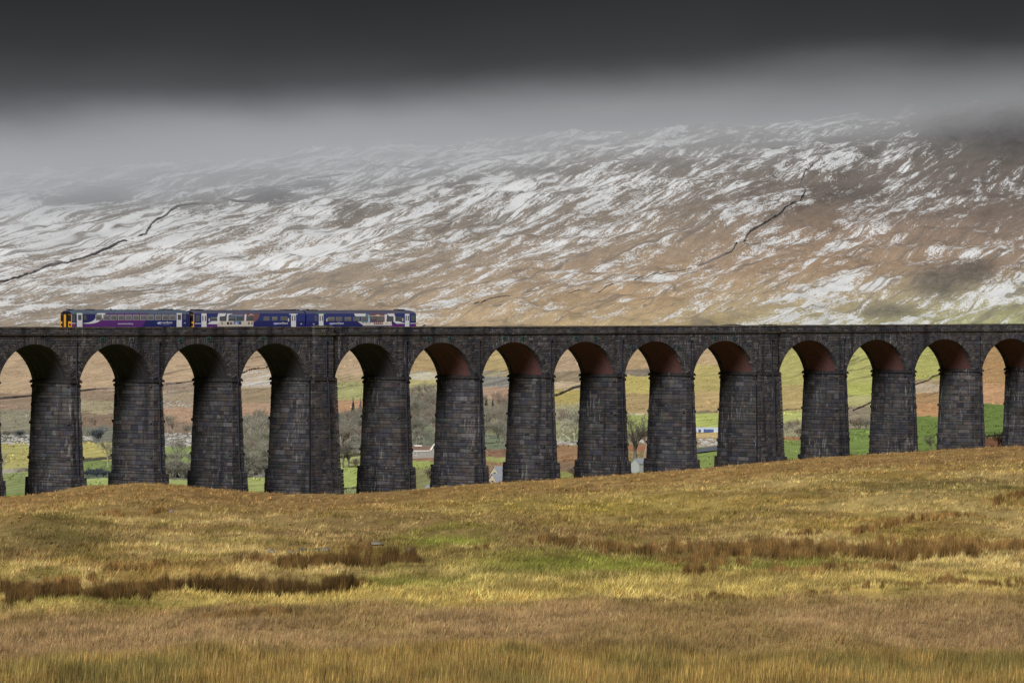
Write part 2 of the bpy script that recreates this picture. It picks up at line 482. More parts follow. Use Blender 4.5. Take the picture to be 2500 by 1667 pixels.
def foreground_rgb(px, row, x, y):
    """moor grass in front of the viaduct"""
    n1 = fbm(x / 9, y / 22, 41, 4); n2 = fbm(x / 2.5, y / 6, 43, 3); n3 = fbm(x / 28, y / 60, 47, 3)
    straw = np.array((172, 144, 86.)); gold = np.array((152, 121, 62.)); brown = np.array((132, 104, 64.))
    green = np.array((126, 128, 46.)); pale = np.array((192, 166, 98.)); olive = np.array((126, 112, 46.))
    def mix(a, b, w): return a + (b - a) * np.clip(w, 0, 1)[..., None]
    mix2 = mix
    c = np.broadcast_to(straw, px.shape + (3,)).copy()
    c = mix(c, gold, sstep(.42, .62, n1))
    c = mix(c, brown, sstep(.5, .66, n3) * .8)
    c = mix(c, olive, sstep(.55, .72, n2) * .55)
    c = mix(c, pale, sstep(.6, .75, 1 - n2) * .5)
    # brown heathery grass towards the crest
    crest = sstep(70, 12, row - yb_of(px))
    c = mix(c, np.array((146, 108, 62.)), crest * (.35 + .55 * n2))
    # yellow-green wet pasture
    g = np.exp(-((px - 1450) / 330) ** 2 - ((row - 1383) / 30) ** 2) * 1.25
    g = np.maximum(g, np.exp(-((px - 1090) / 130) ** 2 - ((row - 1325) / 17) ** 2) * 1.1)
    g = np.maximum(g, np.exp(-((px - 1850) / 260) ** 2 - ((row - 1376) / 16) ** 2))
    g = np.maximum(g, np.exp(-((px - 1000) / 250) ** 2 - ((row - 1425) / 14) ** 2) * .9)
    g = np.maximum(g, np.exp(-((px - 300) / 420) ** 2 - ((row - 1478) / 10) ** 2) * .7)
    c = mix(c, green, g * (.45 + .9 * n2))
    moss = np.exp(-((px - 130) / 170) ** 2 - ((row - 1320) / 34) ** 2) + np.exp(-((px - 2330) / 240) ** 2 - ((row - 1192) / 18) ** 2)  # mossy tint plus the left mound's shade, put into the grass colour
    c = mix(c, np.array((98, 88, 44.)), moss * (.2 + .9 * n2))
    gs = np.exp(-((px - 1500) / 420) ** 2 - ((row - 1240) / 36) ** 2)
    c = mix(c, np.array((140, 120, 44.)), gs * (.2 + .7 * n2))
    # yellow tussock belt
    belt = np.exp(-((row - (1448 + (px - 1250) * -0.012)) / 26) ** 2)
    c = mix(c, np.array((178, 152, 78.)), belt * .8 * (1 - .5 * g))
    # brown flat, then the tall olive-gold rushy grass along the bottom
    edge = 1490 - (px - 500) * 0.012 + (n1 - .5) * 40
    b1 = sstep(-12, 14, row - edge)
    c = mix(c, mix(np.broadcast_to(np.array((146, 117, 70.)), c.shape), np.array((156, 124, 82.)), sstep(.4, .65, n1)), b1)
    e2 = 1610 - (px - 900) * 0.014 + (n3 - .5) * 70
    c = mix2(c, mix(np.broadcast_to(np.array((144, 114, 56.)), c.shape), np.array((120, 102, 50.)), sstep(.45, .65, n2)), sstep(-24, 30, row - e2))
    cg = c.mean(-1, keepdims=True)
    return (cg + (c - cg) * .82) * np.array((1.01, 1.02, .995))

def ground_cover(x, y, z):
    px, row = project(x, y, z)
    prow = row
    hill_c = table(BC, px, prow); hill_s = table(SN, px, prow)
    bl = band_lookup(px, prow)
    wv = sstep(835, 858, prow + (fbm(px / 60, prow / 10, 5, 3) - .5) * 60)
    vc = bl[..., :3]; vg = vc.mean(-1, keepdims=True); vc = (vg + (vc - vg) * .80) * 1.10
    c = hill_c * (1 - wv[..., None]) + vc * wv[..., None]
    s = hill_s * (1 - wv) + bl[..., 3] / 100 * .72 * wv
    # dark rocky ground: crags and heather
    for (cx, cy, rx, ry, k) in ((2370, 305, 150, 42, 1.0), (2470, 300, 90, 70, 1.0), (250, 478, 70, 22, .8), (150, 488, 90, 14, .5), (660, 478, 55, 22, .8), (760, 452, 50, 12, .5),
                                (2080, 470, 90, 26, .45), (1120, 440, 60, 26, .35), (2290, 690, 70, 40, .6), (2380, 660, 60, 30, .6),
                                (2160, 760, 70, 22, .55), (1300, 415, 90, 14, .4), (850, 520, 50, 20, .3)):
        q = np.exp(-(((px - cx) / rx) ** 2 + ((prow - cy) / ry) ** 2) ** 1.5) * k
        q = q * np.clip(.55 + 1.0 * fbm(px / 14, prow / 7, 91, 3), 0, 1.1)
        q = np.clip(q, 0, 1)
        c = c * (1 - q[..., None]) + np.array((66, 63, 64.)) * q[..., None]
        s = s * (1 - .75 * q)
    near = y < vdist(np.clip(px, -700, 3200)) + 14
    fg = foreground_rgb(px, row, x, y)
    c = np.where(near[..., None], fg, c); s = np.where(near, 0, s)
    return c, s

def make_ground():
    pxs = np.concatenate([np.arange(-8900, -1000, 400), np.arange(-1000, -160, 60), np.arange(-160, 2661, 5.0), np.arange(2680, 3600, 60), np.arange(3600, 11400, 400)])
    # distances chosen so that rows are even seen from the moor
    yc = np.arange(150, 775, 0.1); rc = project(np.zeros_like(yc), yc, base_z(np.zeros_like(yc), yc))[1]
    rows = np.arange(1795, 1186, -3.0)
    order = np.argsort(rc)
    y1 = np.interp(rows, rc[order], yc[order])
    y1 = np.sort(y1)
    y1 = np.concatenate([np.array([2, 6, 12, 20, 30, 45, 60, 80, 100, 120, 140]), y1[y1 > 150], np.arange(y1.max() + 4, 1060, 6.0)])
    ycf = np.geomspace(1062, 6200, 9000); rcf = project(np.zeros_like(ycf), ycf, base_z(np.zeros_like(ycf), ycf))[1]
    mono = np.minimum.accumulate(rcf)
    rows2 = np.arange(mono[0] - 1, mono.min() + 1, -2.2)
    y2 = np.interp(-rows2, -mono, ycf)
    ys = np.unique(np.concatenate([y1, y2, np.geomspace(5750, 14000, 24)]))
    keep = [ys[0]]
    for v in ys[1:]:
        if v - keep[-1] > 0.08: keep.append(v)
    ys = np.array(keep)
    U = (pxs - CX) / F
    X = U[None, :] * ys[:, None]; Y = np.repeat(ys[:, None], len(pxs), 1)
    Zg = ground_z(X, Y)
    c, s = ground_cover(X, Y, Zg)
    ny, nx = X.shape
    V = np.stack([X, Y, Zg], -1).reshape(-1, 3)
    idx = np.arange(ny * nx).reshape(ny, nx)
    q = np.stack([idx[:-1, :-1], idx[:-1, 1:], idx[1:, 1:], idx[1:, :-1]], -1).reshape(-1, 4)
    me = np_mesh('ground', V, q.ravel(), np.arange(0, q.size, 4), GROUND_MAT, linarr(c).reshape(-1, 3) * 1.22, True)
    a = me.attributes.new('snow', 'FLOAT', 'POINT'); a.data.foreach_set('value', s.ravel().astype(np.float32))
    o = link_mesh('ground', me)
    tag(o, 'moorland, valley fields and snow streaked fellside beneath the clouds', 'ground', kind='structure')
    return o

def ground_material():
    m, n, l, b = new_mat('moor_and_fell', 0.95, 0.08)
    geo = N(n, 'ShaderNodeNewGeometry')
    col = N(n, 'ShaderNodeAttribute', attribute_name='col')
    sn = N(n, 'ShaderNodeAttribute', attribute_name='snow')
    sep = N(n, 'ShaderNodeSeparateXYZ'); l.new(geo.outputs['Position'], sep.inputs[0])
    # drift direction: runnels that climb the fell, a little to the right
    sk = N(n, 'ShaderNodeMath', operation='MULTIPLY_ADD'); sk.inputs[1].default_value = -0.25
    l.new(sep.outputs['Y'], sk.inputs[0]); l.new(sep.outputs['X'], sk.inputs[2])
    def streak(w, L, detail, rough, seed, dist=0.0):
        cx = N(n, 'ShaderNodeMath', operation='DIVIDE'); cx.inputs[1].default_value = w; l.new(sk.outputs[0], cx.inputs[0])
        cy = N(n, 'ShaderNodeMath', operation='DIVIDE'); cy.inputs[1].default_value = L; l.new(sep.outputs['Y'], cy.inputs[0])
        cb = N(n, 'ShaderNodeCombineXYZ'); l.new(cx.outputs[0], cb.inputs[0]); l.new(cy.outputs[0], cb.inputs[1]); cb.inputs[2].default_value = seed
        t = N(n, 'ShaderNodeTexNoise', Scale=1.0, Detail=detail, Roughness=rough, Distortion=dist)
        l.new(cb.outputs[0], t.inputs['Vector'])
        return t.outputs[0]
    def math2(op, a, bb):
        q = N(n, 'ShaderNodeMath', operation=op)
        for i, v in enumerate((a, bb)):
            if isinstance(v, (int, float)): q.inputs[i].default_value = v
            else: l.new(v, q.inputs[i])
        return q.outputs[0]
    s1 = streak(24, 260, 6, .64, 0.0, .35)
    s2 = streak(6.2, 60, 6, .7, 4.0, .2)
    s3 = streak(1.0, 6.5, 4, .72, 9.0)
    s4 = streak(120, 420, 4, .6, 21.0, .5)
    mixs = math2('ADD', math2('ADD', math2('MULTIPLY', s1, .38), math2('MULTIPLY', s2, .36)), math2('ADD', math2('MULTIPLY', s3, .28), math2('MULTIPLY', s4, .16)))
    nn = N(n, 'ShaderNodeMapRange'); nn.inputs['From Min'].default_value = .46; nn.inputs['From Max'].default_value = .76
    l.new(mixs, nn.inputs[0])
    d = math2('ADD', math2('SUBTRACT', nn.outputs[0], 1.0), sn.outputs['Fac'])
    mk = N(n, 'ShaderNodeMapRange', interpolation_type='SMOOTHSTEP'); mk.inputs["From Min"].default_value = -.09; mk.inputs["From Max"].default_value = .14
    l.new(d, mk.inputs[0])
    # narrow peat runnels and ledges, bare of snow
    rg = streak(26, 520, 3, .55, 61.0, .6)
    rd = math2('ABSOLUTE', math2('SUBTRACT', rg, .5), 0.0)
    rk = N(n, 'ShaderNodeMapRange', interpolation_type='SMOOTHSTEP'); rk.inputs['From Min'].default_value = .004; rk.inputs['From Max'].default_value = .022
    rk.inputs['To Min'].default_value = 1.0; rk.inputs['To Max'].default_value = 0.0
    l.new(rd, rk.inputs[0])
    run = math2('MULTIPLY', rk.outputs[0], math2('MULTIPLY', s2, 1.5))
    # never snow where the amount is nil
    gate = N(n, 'ShaderNodeMapRange'); gate.inputs['From Min'].default_value = .0; gate.inputs['From Max'].default_value = .08
    l.new(sn.outputs['Fac'], gate.inputs[0])
    run = math2('MULTIPLY', run, gate.outputs[0])
    mask = math2('MULTIPLY', math2('MULTIPLY', mk.outputs[0], gate.outputs[0]), math2('SUBTRACT', 1.0, math2('MULTIPLY', run, .85)))
    # ground colour broken up by dark tufts and paler stalks
    v1 = streak(9, 60, 5, .7, 31.0)
    v2 = streak(1.1, 6, 4, .75, 37.0)
    v3 = streak(3.2, 22, 5, .7, 53.0)
    vv = math2('ADD', math2('ADD', math2('MULTIPLY', v1, .36), math2('MULTIPLY', v2, .40)), math2('MULTIPLY', v3, .44))
    mr = N(n, 'ShaderNodeMapRange'); mr.inputs['From Min'].default_value = .44; mr.inputs['From Max'].default_value = .76
    mr.inputs['To Min'].default_value = .52; mr.inputs['To Max'].default_value = 1.5
    l.new(vv, mr.inputs[0])
    mx = N(n, 'ShaderNodeMixRGB', blend_type='MULTIPLY'); mx.inputs[0].default_value = 1
    l.new(col.outputs['Color'], mx.inputs[1]); l.new(mr.outputs[0], mx.inputs[2])
    dust = math2('MULTIPLY', sn.outputs['Fac'], .30)      # thin dusting between the drifts
    mask = math2('MAXIMUM', mask, math2('MULTIPLY', dust, math2('MULTIPLY', s3, 2.0)))
    pe = N(n, 'ShaderNodeMixRGB'); pe.inputs[2].default_value = (.085, .068, .052, 1)
    l.new(math2('MULTIPLY', run, .7), pe.inputs[0]); l.new(mx.outputs[0], pe.inputs[1]); mx = pe
    ms = N(n, 'ShaderNodeMixRGB'); ms.inputs[2].default_value = (.80, .82, .84, 1)
    l.new(mask, ms.inputs[0]); l.new(mx.outputs[0], ms.inputs[1])
    l.new(ms.outputs[0], b.inputs['Base Color'])
    bp = N(n, 'ShaderNodeBump', Strength=.55, Distance=1.2)
    l.new(math2('ADD', math2('MULTIPLY', s2, .7), math2('MULTIPLY', s3, .35)), bp.inputs['Height'])
    l.new(bp.outputs[0], b.inputs['Normal'])
    return m
GROUND_MAT = ground_material()
ground = make_ground()
# ---------------------------------------------------------------- cloud lying on the fell
def cloud_material():
    m = bpy.data.materials.new('hill_cloud')
    m.use_nodes = True
    n, l = m.node_tree.nodes, m.node_tree.links
    n.clear()
    out = N(n, 'ShaderNodeOutputMaterial')
    vol = N(n, 'ShaderNodeVolumePrincipled')
    vol.inputs['Color'].default_value = (0.60, 0.63, 0.68, 1)  # grey albedo stands in for shade from the thicker cloud above
    vol.inputs['Absorption Color'].default_value = (0, 0, 0, 1)
    vol.inputs['Anisotropy'].default_value = -0.15
    l.new(vol.outputs[0], out.inputs['Volume'])
    geo = N(n, 'ShaderNodeNewGeometry')
    sep = N(n, 'ShaderNodeSeparateXYZ'); l.new(geo.outputs['Position'], sep.inputs[0])
    mp = N(n, 'ShaderNodeMapping'); mp.inputs['Scale'].default_value = (1 / 190, 1 / 380, 1 / 70)
    l.new(geo.outputs['Position'], mp.inputs[0])
    no = N(n, 'ShaderNodeTexNoise', Scale=1.0, Detail=5.0, Roughness=.55); l.new(mp.outputs[0], no.inputs['Vector'])
    def mth(op, a, b, c=None):
        q = N(n, 'ShaderNodeMath', operation=op)
        for i, v in enumerate((a, b) + ((c,) if c is not None else ())):
            if isinstance(v, (int, float)): q.inputs[i].default_value = v
            else: l.new(v, q.inputs[i])
        return q.outputs[0]
    # height above the cloud's sloping underside
    h = mth('MULTIPLY_ADD', sep.outputs['X'], -CLOUD_SLOPE, sep.outputs['Z'])
    h = mth('ADD', h, mth('MULTIPLY_ADD', no.outputs[0], 110.0, -55.0))
    r1 = N(n, 'ShaderNodeMapRange', interpolation_type='SMOOTHSTEP'); l.new(h, r1.inputs[0])
    r1.inputs['From Min'].default_value = CLOUD_Z0 - 30; r1.inputs['From Max'].default_value = CLOUD_Z0 + 85
    h2 = mth('ADD', mth('MULTIPLY_ADD', sep.outputs['X'], -CLOUD_SLOPE * .6, sep.outputs['Z']), mth('MULTIPLY_ADD', no.outputs[0], 70.0, -35.0))
    r2 = N(n, 'ShaderNodeMapRange', interpolation_type='SMOOTHSTEP'); l.new(h2, r2.inputs[0])
    r2.inputs['From Min'].default_value = CLOUD_Z0 - 50; r2.inputs['From Max'].default_value = CLOUD_Z0 + 78
    r2.inputs['To Min'].default_value = 1.0; r2.inputs['To Max'].default_value = 0.0
    d = mth('MULTIPLY', mth('MULTIPLY', r1.outputs[0], r2.outputs[0]), CLOUD_D)
    l.new(d, vol.inputs['Density'])
    return m
CLOUD_SLOPE, CLOUD_Z0, CLOUD_D = 0.110, ZC + 130.0, 0.0080
def make_cloud():
    mb = MB()
    mb.box(-1800, 2000, 4000, 6600, ZC + 20, ZC + 560)
    o = mb.build('cloud', cloud_material())
    o.data.materials[0].cycles.volume_step_rate = 0.35 if hasattr(o.data.materials[0], 'cycles') and hasattr(o.data.materials[0].cycles, 'volume_step_rate') else 1.0
    tag(o, 'low grey cloud wrapping the top of the snowy fell', 'cloud', kind='stuff')
make_cloud()
# ---------------------------------------------------------------- viaduct
def stone_material():
    m, n, l, b = new_mat('sooty_gritstone', 0.92, 0.12)
    at = N(n, 'ShaderNodeAttribute', attribute_name='col')
    geo = N(n, 'ShaderNodeNewGeometry')
    no = N(n, 'ShaderNodeTexNoise', Scale=2.2, Detail=6.0, Roughness=.7); l.new(geo.outputs['Position'], no.inputs['Vector'])
    mr = N(n, 'ShaderNodeMapRange'); mr.inputs['From Min'].default_value = .3; mr.inputs['From Max'].default_value = .7
    mr.inputs['To Min'].default_value = .65; mr.inputs['To Max'].default_value = 1.4
    l.new(no.outputs[0], mr.inputs[0])
    mx = N(n, 'ShaderNodeMixRGB', blend_type='MULTIPLY'); mx.inputs[0].default_value = 1
    l.new(at.outputs['Color'], mx.inputs[1]); l.new(mr.outputs[0], mx.inputs[2])
    # damp black streaks hanging down the faces
    mp = N(n, 'ShaderNodeMapping'); mp.inputs['Scale'].default_value = (.55, .55, .05); l.new(geo.outputs['Position'], mp.inputs[0])
    st = N(n, 'ShaderNodeTexNoise', Scale=1.0, Detail=4.0, Roughness=.6); l.new(mp.outputs[0], st.inputs['Vector'])
    sr = N(n, 'ShaderNodeMapRange', interpolation_type='SMOOTHSTEP'); sr.inputs['From Min'].default_value = .5; sr.inputs['From Max'].default_value = .68
    sr.inputs['To Max'].default_value = .7
    l.new(st.outputs[0], sr.inputs[0])
    dk = N(n, 'ShaderNodeMixRGB'); dk.inputs[2].default_value = (.012, .013, .017, 1)
    l.new(sr.outputs[0], dk.inputs[0]); l.new(mx.outputs[0], dk.inputs[1])
    # pale lime bloom in short vertical runs
    mp2 = N(n, 'ShaderNodeMapping'); mp2.inputs['Scale'].default_value = (2.6, 2.6, .42); l.new(geo.outputs['Position'], mp2.inputs[0])
    lm = N(n, 'ShaderNodeTexNoise', Scale=1.0, Detail=5.0, Roughness=.7); l.new(mp2.outputs[0], lm.inputs['Vector'])
    mp3 = N(n, 'ShaderNodeMapping'); mp3.inputs['Scale'].default_value = (.16, .16, .13); l.new(geo.outputs['Position'], mp3.inputs[0])
    lz = N(n, 'ShaderNodeTexNoise', Scale=1.0, Detail=2.0); l.new(mp3.outputs[0], lz.inputs['Vector'])
    la = N(n, 'ShaderNodeMath', operation='MULTIPLY_ADD'); la.inputs[1].default_value = .55; l.new(lz.outputs[0], la.inputs[0]); l.new(lm.outputs[0], la.inputs[2])
    lr = N(n, 'ShaderNodeMapRange', interpolation_type='SMOOTHSTEP'); lr.inputs['From Min'].default_value = .875; lr.inputs['From Max'].default_value = 1.02
    lr.inputs['To Max'].default_value = .68
    l.new(la.outputs[0], lr.inputs[0])
    wh = N(n, 'ShaderNodeMixRGB'); wh.inputs[2].default_value = (.26, .26, .26, 1)
    l.new(lr.outputs[0], wh.inputs[0]); l.new(dk.outputs[0], wh.inputs[1])
    l.new(wh.outputs[0], b.inputs['Base Color'])
    nb = N(n, 'ShaderNodeTexNoise', Scale=7.0, Detail=4.0); l.new(geo.outputs['Position'], nb.inputs['Vector'])
    bp = N(n, 'ShaderNodeBump', Strength=.7, Distance=.05); l.new(nb.outputs[0], bp.inputs['Height']); l.new(bp.outputs[0], b.inputs['Normal'])
    return m
STONE = stone_material()

def brick_soffit(name, c1, c2, mortar):
    m, n, l, b = new_mat(name, 0.9, 0.15)
    uv = N(n, 'ShaderNodeUVMap'); uv.uv_map = 'arc'
    br = N(n, 'ShaderNodeTexBrick'); br.inputs['Scale'].default_value = 1.0
    br.inputs['Brick Width'].default_value = .24; br.inputs['Row Height'].default_value = .085; br.inputs['Mortar Size'].default_value = .008
    br.inputs['Color1'].default_value = (*c1, 1); br.inputs['Color2'].default_value = (*c2, 1); br.inputs['Mortar'].default_value = (*mortar, 1)
    l.new(uv.outputs[0], br.inputs['Vector'])
    # pale lime runs that follow the curve of the vault
    mp = N(n, 'ShaderNodeMapping'); mp.inputs['Scale'].default_value = (2.4, .16, 1); l.new(uv.outputs[0], mp.inputs[0])
    no = N(n, 'ShaderNodeTexNoise', Scale=1.0, Detail=4.0, Roughness=.65); l.new(mp.outputs[0], no.inputs['Vector'])
    mr = N(n, 'ShaderNodeMapRange', interpolation_type='SMOOTHSTEP'); mr.inputs['From Min'].default_value = .56; mr.inputs['From Max'].default_value = .74
    mr.inputs['To Max'].default_value = .55
    l.new(no.outputs[0], mr.inputs[0])
    ws = N(n, 'ShaderNodeMixRGB'); ws.inputs[2].default_value = (.22, .20, .19, 1)
    l.new(mr.outputs[0], ws.inputs[0]); l.new(br.outputs[0], ws.inputs[1])
    l.new(ws.outputs[0], b.inputs['Base Color'])
    return m
SOFFIT_RED = brick_soffit('red_brick_vault', (.125, .042, .038), (.075, .030, .030), (.10, .085, .085))
SOFFIT_BLACK = brick_soffit('sooted_brick_vault', (.030, .028, .031), (.019, .019, .022), (.045, .044, .047))
MORTAR = plain_mat('sooty_mortar', (.022, .021, .022), 0.95, 0.05, var=.35, scale=1.2)
IRON_PIPE = plain_mat('painted_iron_pipe', (.020, .024, .040), 0.5, 0.4, var=.4, scale=2.0)
VERDIGRIS = plain_mat('green_painted_iron', (.030, .085, .068), 0.7, 0.3, var=.4, scale=4.0)
IRON_GREY = plain_mat('bare_grey_iron', (.11, .11, .11), 0.7, 0.3, var=.3, scale=4.0)
CARVED = plain_mat('carved_letters', (.20, .19, .16), 0.9, 0.1)

SPR = [195, 396, 588, 818, 999, 1177.6, 1352, 1525.7, 1693.8, 1902.8, 2067, 2233.7, 2398]
TL = [t_of_px(p) for p in SPR]                         # left springing of arches 2..14
PIT = 15.6
TL = [TL[0] - 3 * PIT, TL[0] - 2 * PIT, TL[0] - PIT] + TL + [TL[-1] + PIT, TL[-1] + 2 * PIT, TL[-1] + 3 * PIT + 3.7]
NB = len(TL) - 1                                       # bays; arch k spans from TL[k]
KING = {6, 12, 18}                                     # thick piers, six arches apart
def pier_half(k): return 2.70 if k in KING else 0.90   # pier k stands left of arch k
ROW_T = np.array([(-300, 797.5), (195, 797.5), (999, 797.6), (1177, 797.4), (1526, 797), (1694, 796.2), (1903, 793.9), (2067, 793.2), (2234, 791.3), (2398, 790.5), (2900, 788)], float)
ROW_I = np.array([(-300, 935), (195, 926.5), (396, 924.5), (588, 923), (818, 921.3), (999, 919.5), (1177, 917), (1352, 915.3), (1526, 913.8), (1694, 912.3), (1903, 908.8), (2067, 905.6), (2234, 903.2), (2398, 900.8), (2900, 893)], float)
_tp = np.linspace(-80, 260, 69)
_vpx2 = np.array([CX + F * vpos(t)[0] / vpos(t)[1] for t in _tp]); _vy2 = np.array([vpos(t)[1] for t in _tp])
_pt = np.polyfit(_tp, row_z(np.interp(_vpx2, ROW_T[:, 0], ROW_T[:, 1]), _vy2), 3)
_pi = np.polyfit(_tp, row_z(np.interp(_vpx2, ROW_I[:, 0], ROW_I[:, 1]), _vy2), 3)
def z_top(t): return float(np.polyval(_pt, t))
def z_imp(t): return float(np.polyval(_pi, t))
WD = 8.9                                               # width of the viaduct
PARA = 1.22                                            # parapet height

TINTS = [(48, 48, 52), (52, 51, 53), (44, 44, 50), (54, 50, 49), (49, 45, 46), (60, 59, 61), (42, 42, 47), (58, 54, 52), (51, 51, 50), (46, 49, 49)]
def shade(tone, a=.8, b=1.25):
    k = random.uniform(a, b); c = lin(*tone); return (c[0] * k, c[1] * k, c[2] * k)
PIER_TONE = [1.0]
def tint(br=1.0):
    c = lin(*random.choice(TINTS)); k = br * random.choice((.75, .9, 1.0, 1.0, 1.1, 1.25)) * random.uniform(.9, 1.12) * 1.62
    k *= PIER_TONE[0]
    return (c[0] * k, c[1] * k, c[2] * k * 1.02)

VROOT_T = 98.0
VR = np.array(W(VROOT_T, WD / 2, z_imp(VROOT_T) - 18))
viaduct = empty('railway_viaduct', tuple(VR))
tag(viaduct, 'long dark stone railway viaduct of tall tapering piers and round arches', 'viaduct')

def block(mb, f, a0, a1, b0, b1, br=1.0, gap=.018, proud=(.0, .07), deep=.06, cb=.03):
    """one dressed stone on the surface f(a, b, out): a along the course, b up, out = distance off the face"""
    p = random.uniform(*proud) * random.choice((.5, .5, .7, 1.0, 1.6))
    g = gap
    j = lambda s=.018: random.uniform(-s, s)
    lo = [f(a0 + g, b0 + g, -deep), f(a1 - g, b0 + g, -deep), f(a1 - g, b1 - g, -deep), f(a0 + g, b1 - g, -deep)]
    e = .035
    pp = [p + j(.03) for _ in range(4)]
    up = [f(a0 + g + e, b0 + g + e, pp[0]), f(a1 - g - e, b0 + g + e, pp[1]), f(a1 - g - e, b1 - g - e, pp[2]), f(a0 + g + e, b1 - g - e, pp[3])]
    cen = f((a0 + a1) / 2 + j(.1), (b0 + b1) / 2 + j(.06), p + random.uniform(.01, cb))
    mb.add(lo + up + [cen], [(0, 1, 5, 4), (1, 2, 6, 5), (2, 3, 7, 6), (3, 0, 4, 7), (4, 5, 8), (5, 6, 8), (6, 7, 8), (7, 4, 8)], tint(br))

def splits(a0, a1, lo, hi):
    out = [a0]
    while out[-1] < a1 - 1e-6:
        n = out[-1] + random.uniform(lo, hi)
        if a1 - n < lo * .7: n = a1
        out.append(n)
    return out

def course_levels(z0, z1, h):
    n = max(1, int(round((z1 - z0) / h)))
    w = [random.choice((.6, .8, 1.0, 1.0, 1.25, 1.5)) * random.uniform(.9, 1.1) for _ in range(n)]
    s = sum(w); out = [z0]
    for q in w: out.append(out[-1] + (z1 - z0) * q / s)
    return out

STONE_JOBS = []     # candidate single stones: (size on view, pier object, builder)

